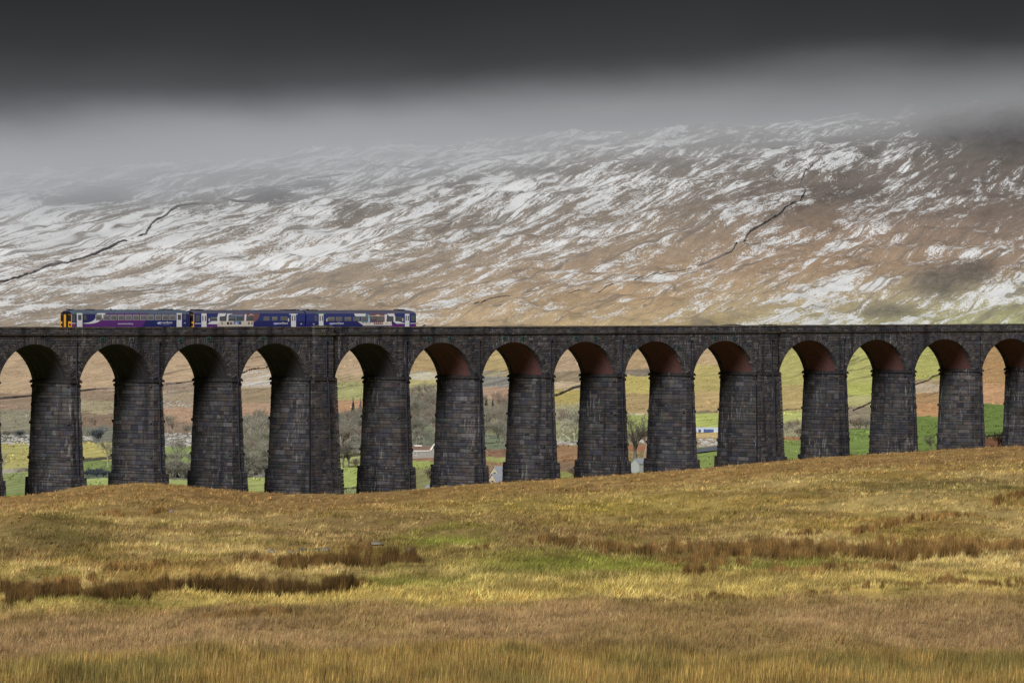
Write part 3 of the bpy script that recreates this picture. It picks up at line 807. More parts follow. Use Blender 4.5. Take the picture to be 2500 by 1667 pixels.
def make_pier(k):
    tl, tr = TL[k] - 2 * pier_half(k), TL[k]
    tc = (tl + tr) / 2; th = pier_half(k)
    zi = z_imp(tc)
    xg, yg = vpos(tc, 0); xb, yb_ = vpos(tc, WD)
    zg = min(float(ground_z(np.array([xg]), np.array([yg]))[0]), float(ground_z(np.array([xb]), np.array([yb_]))[0])) - 1.5
    px = CX + F * xg / yg
    rpl = float(np.interp(px, [0, 130, 330, 520, 740, 890, 1060, 1240, 1410, 1590, 1760, 1960, 2120, 2500], [1173, 1169, 1158, 1152, 1147, 1141, 1138, 1134, 1127, 1124, 1118, 1112, 1110, 1104]))
    zpl = float(row_z(rpl, yg))
    if k not in KING: ba, bd = .027, .034
    else: ba, bd = .024, .034
    king = k in KING
    pil = 0.0; BUT = .5 if king else 0.0
    def off(z):
        h = zi - z
        o = .28 if z < zpl else 0.0
        return th + ba * h + o, pil + bd * h + o, bd * h + o     # half thickness, front offset, back offset
    mb = MB()
    for z0, z1 in ((zg, zpl - .001), (zpl, zi - .05)):
        a, b = off(z0), off(z1)
        mb.hexa([W(tc - a[0] + .05, -a[1] + .05, z0), W(tc + a[0] - .05, -a[1] + .05, z0), W(tc + a[0] - .05, WD + a[2] - .05, z0), W(tc - a[0] + .05, WD + a[2] - .05, z0),
                 W(tc - b[0] + .05, -b[1] + .05, z1), W(tc + b[0] - .05, -b[1] + .05, z1), W(tc + b[0] - .05, WD + b[2] - .05, z1), W(tc - b[0] + .05, WD + b[2] - .05, z1)], lin(38, 37, 39))
    pier = mb.build('pier', STONE, viaduct, off=VR)
    rest = MB()
    ptone = random.uniform(.84, 1.2)
    seen = -60 < px < 2620
    def emit(f, a0, a1, b0, b1, br=1.0, proud=(0, .07)):
        if seen:
            q = np.array([f(a0, b0, 0), f(a1, b0, 0), f(a1, b1, 0), f(a0, b1, 0)])
            u, v = project(q[:, 0], q[:, 1], q[:, 2])
            ar = abs(.5 * (np.dot(u, np.roll(v, 1)) - np.dot(v, np.roll(u, 1))))
            inside = u.min() > 2 and u.max() < 2498 and b0 > float(ground_z(q[:1, 0], q[:1, 1])[0]) - .1
            STONE_JOBS.append((ar if inside else 0.0, len(STONE_JOBS), pier, rest, f, (a0, a1, b0, b1, br * ptone, proud)))
        else:
            block(rest, f, a0, a1, b0, b1, br, proud=proud)
    for z0, z1, h in ((zg, zpl, .56), (zpl, zi - .45, .57)):
        ins = .02 if z1 == zpl else 0.0
        lv = course_levels(z0, z1, h)
        fL = lambda a, z, o: W(tc - off(z - 1e-4 if z == z1 and z1 == zpl else z)[0] - o, a, z)
        fF = lambda a, z, o: W(tc + a, -off(z - 1e-4 if z == z1 and z1 == zpl else z)[1] - o, z)
        fR = lambda a, z, o: W(tc + off(z - 1e-4 if z == z1 and z1 == zpl else z)[0] + o, a, z)
        for i in range(len(lv) - 1):
            za, zb = lv[i], lv[i + 1]; zm = (za + zb) / 2
            a = off(zm)
            # left-facing reveal
            cuts = splits(-a[1] + random.choice((0, 0.02)), WD + a[2], .55, 2.1)
            for q0, q1 in zip(cuts[:-1], cuts[1:]):
                emit(fL, q0, q1, za, zb, random.uniform(.85, 1.15), (0, .09) if z1 == zpl else (0, .06))
            # face towards the moor
            cuts = splits(-a[0], a[0], .6, 1.25)
            for q0, q1 in zip(cuts[:-1], cuts[1:]):
                emit(fF, q0, q1, za, zb, random.uniform(.8, 1.1), (0, .07))
            # far reveal: coarser stones, out of the photograph's sight
            cuts = splits(-a[1], WD + a[2], 1.4, 2.4)
            for q0, q1 in zip(cuts[:-1], cuts[1:]):
                block(rest, fR, q0, q1, za, zb, 1.0)
    if king:     # broad buttress up the face of a thick pier
        bt = MB(); hb = 1.95
        def bo(z): h = zi - z; o = .28 if z < zpl else 0.0; return hb + .02 * h + o, BUT + bd * h + o
        for z0, z1 in ((zg, zpl - .001), (zpl, zi + .02)):
            a, b = bo(z0), bo(z1)
            bt.hexa([W(tc - a[0] + .04, -a[1] + .05, z0), W(tc + a[0] - .04, -a[1] + .05, z0), W(tc + a[0] - .04, .3, z0), W(tc - a[0] + .04, .3, z0),
                     W(tc - b[0] + .04, -b[1] + .05, z1), W(tc + b[0] - .04, -b[1] + .05, z1), W(tc + b[0] - .04, .3, z1), W(tc - b[0] + .04, .3, z1)], lin(42, 41, 43))
            fB = lambda a, z, o: W(tc + a, -bo(z - 1e-4 if z >= zpl and z1 < zpl else z)[1] - o, z)
            fS = lambda a, z, o: W(tc - bo(z)[0] - o, a, z)
            lv = course_levels(z0, z1, .56)
            for za, zb in zip(lv[:-1], lv[1:]):
                w_ = bo((za + zb) / 2)
                cuts = splits(-w_[0], w_[0], .55, 1.5)
                for q0, q1 in zip(cuts[:-1], cuts[1:]): block(bt, fB, q0, q1, za, zb, random.uniform(.8, 1.1))
                block(bt, fS, -w_[1], -off((za + zb) / 2)[1] + .05, za, zb, 1.0)
        o = bt.build('buttress', STONE, pier, off=VR); tag(o, kind='stuff')
    # impost band
    bm = MB()
    a = off(zi)
    for dz0, dz1, pr in ((-.45, -.16, .26), (-.158, .02, .16)):
        bm.hexa([W(tc - a[0] - pr, -a[1] - pr, zi + dz0), W(tc + a[0] + pr, -a[1] - pr, zi + dz0), W(tc + a[0] + pr, WD + a[2] + pr, zi + dz0), W(tc - a[0] - pr, WD + a[2] + pr, zi + dz0),
                 W(tc - a[0] - pr, -a[1] - pr, zi + dz1), W(tc + a[0] + pr, -a[1] - pr, zi + dz1), W(tc + a[0] + pr, WD + a[2] + pr, zi + dz1), W(tc - a[0] - pr, WD + a[2] + pr, zi + dz1)], lin(50, 49, 50))
    if king:
        for dz0, dz1, pr in ((-.45, -.16, .26), (-.158, .02, .16)):
            bm.hexa([W(tc - 1.95 - pr, -BUT - pr, zi + dz0), W(tc + 1.95 + pr, -BUT - pr, zi + dz0), W(tc + 1.95 + pr, -.27, zi + dz0), W(tc - 1.95 - pr, -.27, zi + dz0),
                     W(tc - 1.95 - pr, -BUT - pr, zi + dz1), W(tc + 1.95 + pr, -BUT - pr, zi + dz1), W(tc + 1.95 + pr, -.27, zi + dz1), W(tc - 1.95 - pr, -.27, zi + dz1)], lin(50, 49, 50))
    bm.build('impost_band', STONE, pier, off=VR)
    # projecting stones left for the builders' scaffolding
    for dz in (1.15, 6.6, 11.8):
        z = zi - dz
        if z < zpl + .4: continue
        a = off(z)
        for sgn, dd in ((-1, -a[1] + .1), (-1, WD + a[2] - .5), (1, -a[1] + .1)):
            cm = MB()
            t0 = tc + sgn * (a[0] - .05); t1 = tc + sgn * (a[0] + random.uniform(.2, .32))
            cm.hexa([W(t0, dd, z), W(t1, dd, z + .05), W(t1, dd + .45, z + .05), W(t0, dd + .45, z), W(t0, dd, z + .5), W(t1, dd, z + .44), W(t1, dd + .45, z + .44), W(t0, dd + .45, z + .5)], tint())
            cm.build('corbel_stone', STONE, pier, off=VR)
    # rainwater pipe down the middle of the face
    pm = MB()
    pil = BUT
    offp = lambda z: off(z)[1] + BUT
    tp = tc + (.35 if king else .12)
    zt = z_top(tc) - 2.35 - random.uniform(0, .25)
    pts = [W(tp, -pil - .02, zt), W(tp, -pil - .16, zt - .25), W(tp, -pil - .16, zi + .15), W(tp, -pil - .42, zi - .1), W(tp, -pil - .42, zi - .5), W(tp, -offp(zi - .9) - .14, zi - .9),
           W(tp, -offp(zpl + .3) - .14, zpl + .3), W(tp, -offp(zpl - .1) - .14, zpl - .1), W(tp, -offp(zg) - .14, zg)]
    pm.tube(pts, .095, 7)
    zz = zt - .6
    while zz > zg + .5:
        o_ = (pil if zz > zi + .2 else offp(zz))
        if abs(zz - zi) > .9 and abs(zz - zpl) > .5:
            c = W(tp, -o_ - .14, zz)
            pm.tube([W(tp, -o_ - .14, zz - .06), W(tp, -o_ - .14, zz + .06)], .14, 7)
        zz -= 1.83
    c0 = W(tp, -pil - .2, zt)
    pm.tube([W(tp, -pil - .18, zt - .1), W(tp, -pil - .2, zt + .3)], [.12, .24], 7)
    pm.build('drainpipe', IRON_PIPE, pier, off=VR)
    return pier, rest

PIERS = [make_pier(k) for k in range(1, NB)]

# the single stones: the 300 that show largest, the others joined per pier
STONE_JOBS.sort(key=lambda j: (-j[0], j[1]))
for rank, (ar, _, pier, rest, f, (a0, a1, b0, b1, br, proud)) in enumerate(STONE_JOBS):
    if rank < 300 and ar > 0:
        one = MB(); block(one, f, a0, a1, b0, b1, br, proud=proud)
        c = np.array(one.v).mean(0)
        one.build('stone', STONE, pier, off=c, loc=tuple(c - VR))
    else:
        block(rest, f, a0, a1, b0, b1, br, proud=proud)
for pier, rest in PIERS:
    o = rest.build('masonry', STONE, pier, off=VR)
    tag(o, kind='stuff')

# ---- arches with their stone rings, and the spandrel walls over them
def arch_geo(k):
    t0 = TL[k]; t1 = TL[k + 1] - 2 * pier_half(k + 1)
    tc = (t0 + t1) / 2; s = (t1 - t0) / 2; zi = z_imp(tc)
    apex = z_top(tc) - 2.58
    r = apex - zi; R = (s * s + r * r) / (2 * r)
    return tc, s, zi, r, R, zi + r - R
ARC = {k: arch_geo(k) for k in range(1, NB)}
RING = .86

def intrados(k, n=40):
    tc, s, zi, r, R, zc = ARC[k]
    tm = math.asin(min(1, s / R))
    return [(tc + R * math.sin(-tm + 2 * tm * i / n), zc + R * math.cos(-tm + 2 * tm * i / n)) for i in range(n + 1)]

ARCH_OBJ = {}
for k in range(1, NB - 0):
    if k + 1 > NB - 1 and k + 1 not in range(len(TL)): continue
    tc, s, zi, r, R, zc = ARC[k]
    pts = intrados(k, 44)
    me_v, me_f, uv, mi = [], [], [], []
    ds = [0.02, .9, 2.3, 4.45, 6.6, WD - .9, WD - .02]
    arc = 0.0; arcs = [0.0]
    for i in range(1, len(pts)):
        arc += math.hypot(pts[i][0] - pts[i - 1][0], pts[i][1] - pts[i - 1][1]); arcs.append(arc)
    for i, (t, z) in enumerate(pts):
        for d in ds:
            lift = .06 if .5 < d < WD - .5 else 0.0
            nx, nz = (t - tc) / R, (z - zc) / R
            me_v.append(np.array(W(t + nx * lift, d, z + nz * lift)) - VR); uv.append((d, arcs[i]))
    nd = len(ds)
    for i in range(len(pts) - 1):
        for j in range(nd - 1):
            me_f.append((i * nd + j, i * nd + j + 1, (i + 1) * nd + j + 1, (i + 1) * nd + j)); mi.append(1 if j in (0, nd - 2) else 0)
    red = k >= 7
    me = np_mesh('arch', np.array(me_v), [q for f in me_f for q in f], np.arange(0, 4 * len(me_f), 4), [SOFFIT_RED if red else SOFFIT_BLACK, STONE],
                 np.tile(np.array(lin(42, 41, 43)), (len(me_v), 1)), False, mi)
    ul = me.uv_layers.new(name='arc')
    uva = np.array(uv, np.float32)[[q for f in me_f for q in f]]
    ul.data.foreach_set('uv', uva.ravel())
    ao = link_mesh('arch', me, viaduct); ARCH_OBJ[k] = ao
    if not red: ao['label'] = 'soot blackened brick vault'
    else: ao['label'] = 'dull red brick vault with pale lime streaks'
    # voussoirs
    vm = MB()
    tm_ = math.asin(min(1, s / R)); nv = 46
    for d0, sg in ((0.0, -1), (WD, 1)):
        for i in range(nv):
            q0 = -tm_ + 2 * tm_ * i / nv; q1 = -tm_ + 2 * tm_ * (i + 1) / nv
            f = lambda a, b, o: W(tc + b * math.sin(a / R), d0 + sg * o, zc + b * math.cos(a / R))
            block(vm, f, q0 * R, q1 * R, R + .0, R + RING + random.uniform(-.03, .05), random.uniform(.95, 1.15), gap=.010, proud=(.01, .04))
        for i in range(nv):     # undersides of the ring stones
            q0 = -tm_ + 2 * tm_ * i / nv; q1 = -tm_ + 2 * tm_ * (i + 1) / nv
            da, db = (0.0, .9) if sg < 0 else (WD - .9, WD)
            f = lambda a, b, o: W(tc + (R - o) * math.sin(a / R), b, zc + (R - o) * math.cos(a / R))
            block(vm, f, q0 * R, q1 * R, da, db, random.uniform(.85, 1.1), gap=.012, proud=(.0, .02), deep=.03)
    o = vm.build('voussoir_ring', STONE, ao, off=VR); tag(o, kind='stuff')

def make_spandrel(k):
    """wall over pier k, from the crown of arch k-1 to the crown of arch k"""
    ka, kb = k - 1, k
    tca, sa, zia, ra, Ra, zca = ARC[ka]; tcb, sb, zib, rb, Rb, zcb = ARC[kb]
    tpc = TL[k] - pier_half(k); th = pier_half(k); king = k in KING
    left = [(t, z) for t, z in intrados(ka) if t >= tca - 1e-6]
    right = [(t, z) for t, z in intrados(kb) if t <= tcb + 1e-6]
    prof = left + right
    for d, flip in ((WD - .05, 1), (.05, 0)):
        core = MB(); top = []
        core.v = []
        for (ta, za) in prof:
            core.v += [W(ta, d, za), W(ta, d, z_top(ta) - PARA)]; core.c += [lin(37, 36, 38)] * 2
        for i in range(len(prof) - 1):
            q = (2 * i, 2 * i + 2, 2 * i + 3, 2 * i + 1)
            core.f.append(q if not flip else q[::-1]); core.m.append(0)
        wall = core.build('spandrel_wall', STONE, viaduct, off=VR)
    mb = MB()
    zlo = z_imp(tpc); zhi = z_top(tpc) - PARA - .03
    lv = course_levels(zlo, zhi, .36)
    for i in range(len(lv) - 1):
        z0, z1 = lv[i], lv[i + 1]; zm = (z0 + z1) / 2
        Rea, Reb = Ra + RING + .02, Rb + RING + .02
        da = Rea * Rea - (zm - zca) ** 2; db = Reb * Reb - (zm - zcb) ** 2
        ta = tca + math.sqrt(da) if da > 0 else tca
        tb = tcb - math.sqrt(db) if db > 0 else tcb
        if tb - ta < .15: continue
        for d0, sg in ((0.0, -1), (WD, 1)):
            f = lambda a, b, o: W(a, d0 + sg * o, b)
            cuts = splits(ta, tb, .45, 1.15) if sg < 0 else splits(ta, tb, .9, 2.0)
            for q0, q1 in zip(cuts[:-1], cuts[1:]): block(mb, f, q0, q1, z0, z1, random.uniform(1.0, 1.3), gap=.012, proud=(0, .03), cb=.03)
    if king:    # pilaster up the thick pier
        pb = MB()
        pz = course_levels(zlo, zhi, .4)
        t0, t1 = tpc - 1.95, tpc + 1.95
        pb.hexa([W(t0 + .04, -.45, zlo), W(t1 - .04, -.45, zlo), W(t1 - .04, -.45, zhi), W(t0 + .04, -.45, zhi), W(t0 + .04, .1, zlo), W(t1 - .04, .1, zlo), W(t1 - .04, .1, zhi), W(t0 + .04, .1, zhi)], lin(37, 36, 38))
        for za, zb in zip(pz[:-1], pz[1:]):
            f = lambda a, b, o: W(a, -.5 - o, b)
            cuts = splits(t0, t1, .5, 1.2)
            for q0, q1 in zip(cuts[:-1], cuts[1:]): block(pb, f, q0, q1, za, zb, 1.1, gap=.016, proud=(0, .05))
            f2 = lambda a, b, o: W(t0 - o, a, b)
            block(pb, f2, -.5, 0, za, zb, 1.0, gap=.016, proud=(0, .03))
        o = pb.build('pilaster', STONE, wall, off=VR); tag(o, kind='stuff')
    o = mb.build('masonry', STONE, wall, off=VR); tag(o, kind='stuff')
for k in range(2, NB): make_spandrel(k)

# ---- deck, string course, parapets, copings
T0, T1 = ARC[1][0], ARC[NB - 1][0]
def along(step):
    n = int((T1 - T0) / step); return [T0 + (T1 - T0) * i / n for i in range(n + 1)]
def king_near(t):
    for k in KING:
        if k < NB:
            c = TL[k] - pier_half(k)
            if abs(t - c) < 2.75: return True
    return False
def strip(mb, d0, d1, z0, z1, step=3.1, tone=(50, 48, 49), only=None):
    ts = along(step)
    for a, b in zip(ts[:-1], ts[1:]):
        g = .012
        mb.hexa([W(a + g, d0, z_top(a) + z0), W(b - g, d0, z_top(b) + z0), W(b - g, d0, z_top(b) + z1), W(a + g, d0, z_top(a) + z1),
                 W(a + g, d1, z_top(a) + z0), W(b - g, d1, z_top(b) + z0), W(b - g, d1, z_top(b) + z1), W(a + g, d1, z_top(a) + z1)], shade(tone))
mb = MB(); strip(mb, .02, WD - .02, -2.0, -1.45, 6.0, (60, 58, 56)); mb.build('deck', STONE, viaduct, off=VR)
mb = MB(); strip(mb, .52, WD - .52, -1.449, -1.32, 6.0, (92, 84, 76)); mb.build('ballast_bed', STONE, viaduct, off=VR)
for side in (0, 1):
    sg = -1 if side == 0 else 1; d0 = 0.0 if side == 0 else WD
    pm = MB()
    ts = along(3.0)
    for a, b in zip(ts[:-1], ts[1:]):
        pm.hexa([W(a, d0 - sg * .05, z_top(a) - PARA), W(b, d0 - sg * .05, z_top(b) - PARA), W(b, d0 - sg * .05, z_top(b) - .1), W(a, d0 - sg * .05, z_top(a) - .1),
                 W(a, d0 - sg * .48, z_top(a) - PARA), W(b, d0 - sg * .48, z_top(b) - PARA), W(b, d0 - sg * .48, z_top(b) - .1), W(a, d0 - sg * .48, z_top(a) - .1)], lin(40, 38, 38))
    para = pm.build('parapet', STONE, viaduct, off=VR)
    sm = MB()
    lo_, hi_ = min(d0 + sg * .24, d0 - sg * .1), max(d0 + sg * .24, d0 - sg * .1)
    strip(sm, lo_, hi_, -PARA - .02, -PARA + .17, 1.9, (64, 60, 58)); sm.build('string_course', STONE, para, off=VR)
    blk = MB()
    for lvl in range(3):
        z0 = -PARA + .17 + lvl * (PARA - .17 - .17) / 3; z1 = -PARA + .17 + (lvl + 1) * (PARA - .17 - .17) / 3
        cuts = splits(T0, T1, .55, 1.4)
        for q0, q1 in zip(cuts[:-1], cuts[1:]):
            f = lambda a, b, o: W(a, d0 + sg * o, z_top(a) + b)
            block(blk, f, q0, q1, z0, z1, random.uniform(1.1, 1.4), gap=.010, proud=(0, .02), cb=.02)
    o = blk.build('masonry', STONE, para, off=VR); tag(o, kind='stuff')
    cp = MB()
    a_, b_ = sorted((d0 + sg * .10, d0 - sg * .55))
    strip(cp, a_, b_, -.168, 0.0, 1.55, (88, 82, 76)); cp.build('coping', STONE, para, off=VR)
    # parapet steps forward over the thick piers
    for k in KING:
        if k >= NB or k < 1: continue
        tpc = TL[k] - pier_half(k); zt = z_top(tpc); km = MB()
        e0, e1 = tpc - 2.05, tpc + 2.05
        for lvl in range(3):
            cuts = splits(e0, e1, .6, 1.4)
            for q0, q1 in zip(cuts[:-1], cuts[1:]):
                f = lambda a, b, o: W(a, d0 + sg * (.5 + o), zt + b)
                block(km, f, q0, q1, -PARA + .2 + lvl * .34, -PARA + .2 + (lvl + 1) * .34, 1.35, gap=.014, proud=(0, .04), deep=.55)
        y0, y1 = sorted((d0 + sg * .71, d0))
        km.hexa([W(e0 - .1, y0, zt - PARA - .05), W(e1 + .1, y0, zt - PARA - .05), W(e1 + .1, y0, zt - PARA + .2), W(e0 - .1, y0, zt - PARA + .2),
                 W(e0 - .1, y1, zt - PARA - .05), W(e1 + .1, y1, zt - PARA - .05), W(e1 + .1, y1, zt - PARA + .2), W(e0 - .1, y1, zt - PARA + .2)], lin(74, 72, 58))
        cb = MB()
        y0, y1 = sorted((d0 + sg * .61, d0 - sg * .56))
        n = 8      # shallow curved cap
        hs = [.005 + .20 * math.sin(math.pi * i / n) ** .7 for i in range(n + 1)]
        for i in range(n):
            ta, tb = e0 + (e1 - e0) * i / n, e0 + (e1 - e0) * (i + 1) / n
            cb.hexa([W(ta, y0, zt - .16), W(tb, y0, zt - .16), W(tb, y0, zt + hs[i + 1]), W(ta, y0, zt + hs[i]), W(ta, y1, zt - .16), W(tb, y1, zt - .16), W(tb, y1, zt + hs[i + 1]), W(ta, y1, zt + hs[i])], lin(96, 92, 80))
        o = km.build('refuge_wall', STONE, para, off=VR); tag(o, kind='stuff')
        cb.build('curved_coping', STONE, para, off=VR)

def text_mesh(body, size):
    cu = bpy.data.curves.new('lettering', 'FONT'); cu.body = body; cu.size = size; cu.align_x = 'LEFT'; cu.extrude = .006
    cu.resolution_u = 2
    o = bpy.data.objects.new('lettering', cu); COL.objects.link(o)
    dg = bpy.context.evaluated_depsgraph_get(); dg.update()
    me = bpy.data.meshes.new_from_object(o.evaluated_get(dg))
    bpy.data.objects.remove(o); bpy.data.curves.remove(cu)
    return me

# carved stone over the first thick pier
tpc = TL[6] - pier_half(6)
me = text_mesh('II C', .62); me.materials.append(CARVED)
ang = VA + VK * (tpc - TM)
loc = np.array(W(tpc - .55, -.585, z_top(tpc) - .88)) - VR
o = link_mesh('carved_lettering', me, None, tuple(loc)); o.rotation_euler = (math.pi / 2, 0, ang); o.parent = viaduct
# iron pattress plates of the tie bars
for (px, rw, grey) in ((250, 828, 0), (320.5, 829, 1), (440, 830, 0), (509, 827, 0), (641, 826, 0), (1045, 827, 0), (1098, 826, 0), (1231, 825, 0), (1276, 825, 0),
                       (1406, 825, 0), (1453, 825, 0), (1543, 848, 0), (1656, 849, 0), (1745, 824, 0), (1792, 825, 0)):
    t = t_of_px(px); x, y = vpos(t); z = float(row_z(rw, y))
    mb = MB(); nn = 16; r = .42
    def ring(rr, o): return [W(t + rr * math.cos(2 * math.pi * i / nn), -o, z + rr * math.sin(2 * math.pi * i / nn)) for i in range(nn)]
    a, b, c = ring(r, 0), ring(r, .15), ring(r * .72, .09)
    mb.add(a + b + c, [(i, (i + 1) % nn, nn + (i + 1) % nn, nn + i) for i in range(nn)] + [(nn + i, nn + (i + 1) % nn, 2 * nn + (i + 1) % nn, 2 * nn + i) for i in range(nn)] + [tuple(range(2 * nn, 3 * nn))])
    kk = max(q for q in ARC if ARC[q][0] - ARC[q][1] - 3 < t)
    plate = mb.build('pattress_plate', IRON_GREY if grey else VERDIGRIS, ARCH_OBJ[kk], off=VR)
    xm = MB()
    for h, v in ((.40, .06), (.06, .40)):
        e = .001 if h > v else 0
        xm.hexa([W(t - h, -.17 - e, z - v), W(t + h, -.17 - e, z - v), W(t + h, -.17 - e, z + v), W(t - h, -.17 - e, z + v), W(t - h, -.08, z - v), W(t + h, -.08, z - v), W(t + h, -.08, z + v), W(t - h, -.08, z + v)])
    xm.tube([W(t, -.1, z), W(t, -.24, z)], .09, 6)
    xm2 = xm.build('tie_bar_end', IRON_PIPE, ARCH_OBJ[kk], off=VR)
# ---------------------------------------------------------------- train
def gloss(name, rgb, rough=.35, spec=.5, var=.08): return plain_mat(name, rgb, rough, spec, 0.0, var, .8)
NAVY = gloss('navy_paint', (.022, .026, .135)); BLUE = gloss('blue_paint', (.030, .045, .19))
PURPLE = gloss('purple_paint', (.115, .032, .20)); WHITE_P = gloss('white_paint', (.72, .74, .77)); ROOF_T = gloss('teal_grey_roof', (.085, .112, .155), .6, .3, .2)
ROOF_P = gloss('grey_violet_roof', (.082, .082, .125), .6, .3, .2); YELLOW = gloss('yellow_paint', (.62, .30, .03)); BLACKR = gloss('black_rubber', (.012, .012, .013), .7, .2)
GLASS_T = gloss('train_glass', (.085, .095, .105), .12, .6, .5); GLASS_L = gloss('hazy_train_glass', (.14, .145, .15), .2, .6, .5); FRAME = gloss('window_frame', (.42, .43, .46), .4, .5)
CREAM = gloss('cream_vinyl', (.62, .58, .50)); LILAC = gloss('lilac_print', (.30, .32, .68)); BROWNV = gloss('brown_vinyl', (.20, .10, .12)); SKYV = gloss('slate_blue_vinyl', (.16, .22, .36))
TEALV = gloss('teal_vinyl', (.12, .25, .29)); UNDER = gloss('underframe_black', (.016, .016, .018), .8, .2); STEEL = plain_mat('rail_steel', (.20, .17, .15), .5, .5, .6)
GREENL = gloss('green_marker', (.08, .42, .20)); BLUEL = gloss('pale_blue_marker', (.45, .60, .80)); MAGENTA = gloss('magenta_paint', (.22, .035, .14))

TRACK_D = 3.05
def rail_z(t): return z_top(t) - 1.12
tr = empty('railway_track', W(98, TRACK_D, rail_z(98)))
tag(tr, 'steel rails on ballast behind the viaduct parapet', 'track')
TRO = np.array(W(98, TRACK_D, rail_z(98)))
for dc in (TRACK_D, TRACK_D + 3.3):
    for g in (-.72, .72):
        mb = MB(); ts = along(6.0)
        for a, b in zip(ts[:-1], ts[1:]):
            mb.hexa([W(a, dc + g - .035, rail_z(a) - .16), W(b, dc + g - .035, rail_z(b) - .16), W(b, dc + g - .035, rail_z(b)), W(a, dc + g - .035, rail_z(a)),
                     W(a, dc + g + .035, rail_z(a) - .16), W(b, dc + g + .035, rail_z(b) - .16), W(b, dc + g + .035, rail_z(b)), W(a, dc + g + .035, rail_z(a))])
        mb.build('rail', STEEL, tr, off=TRO)

SIDE = 1.38
PROF = [(-1.30, .78), (-SIDE, 1.1), (-SIDE, 3.06), (-1.27, 3.24), (-.98, 3.48), (-.55, 3.66), (0, 3.72), (.55, 3.66), (.98, 3.48), (1.27, 3.24), (SIDE, 3.06), (SIDE, 1.1), (1.30, .78)]

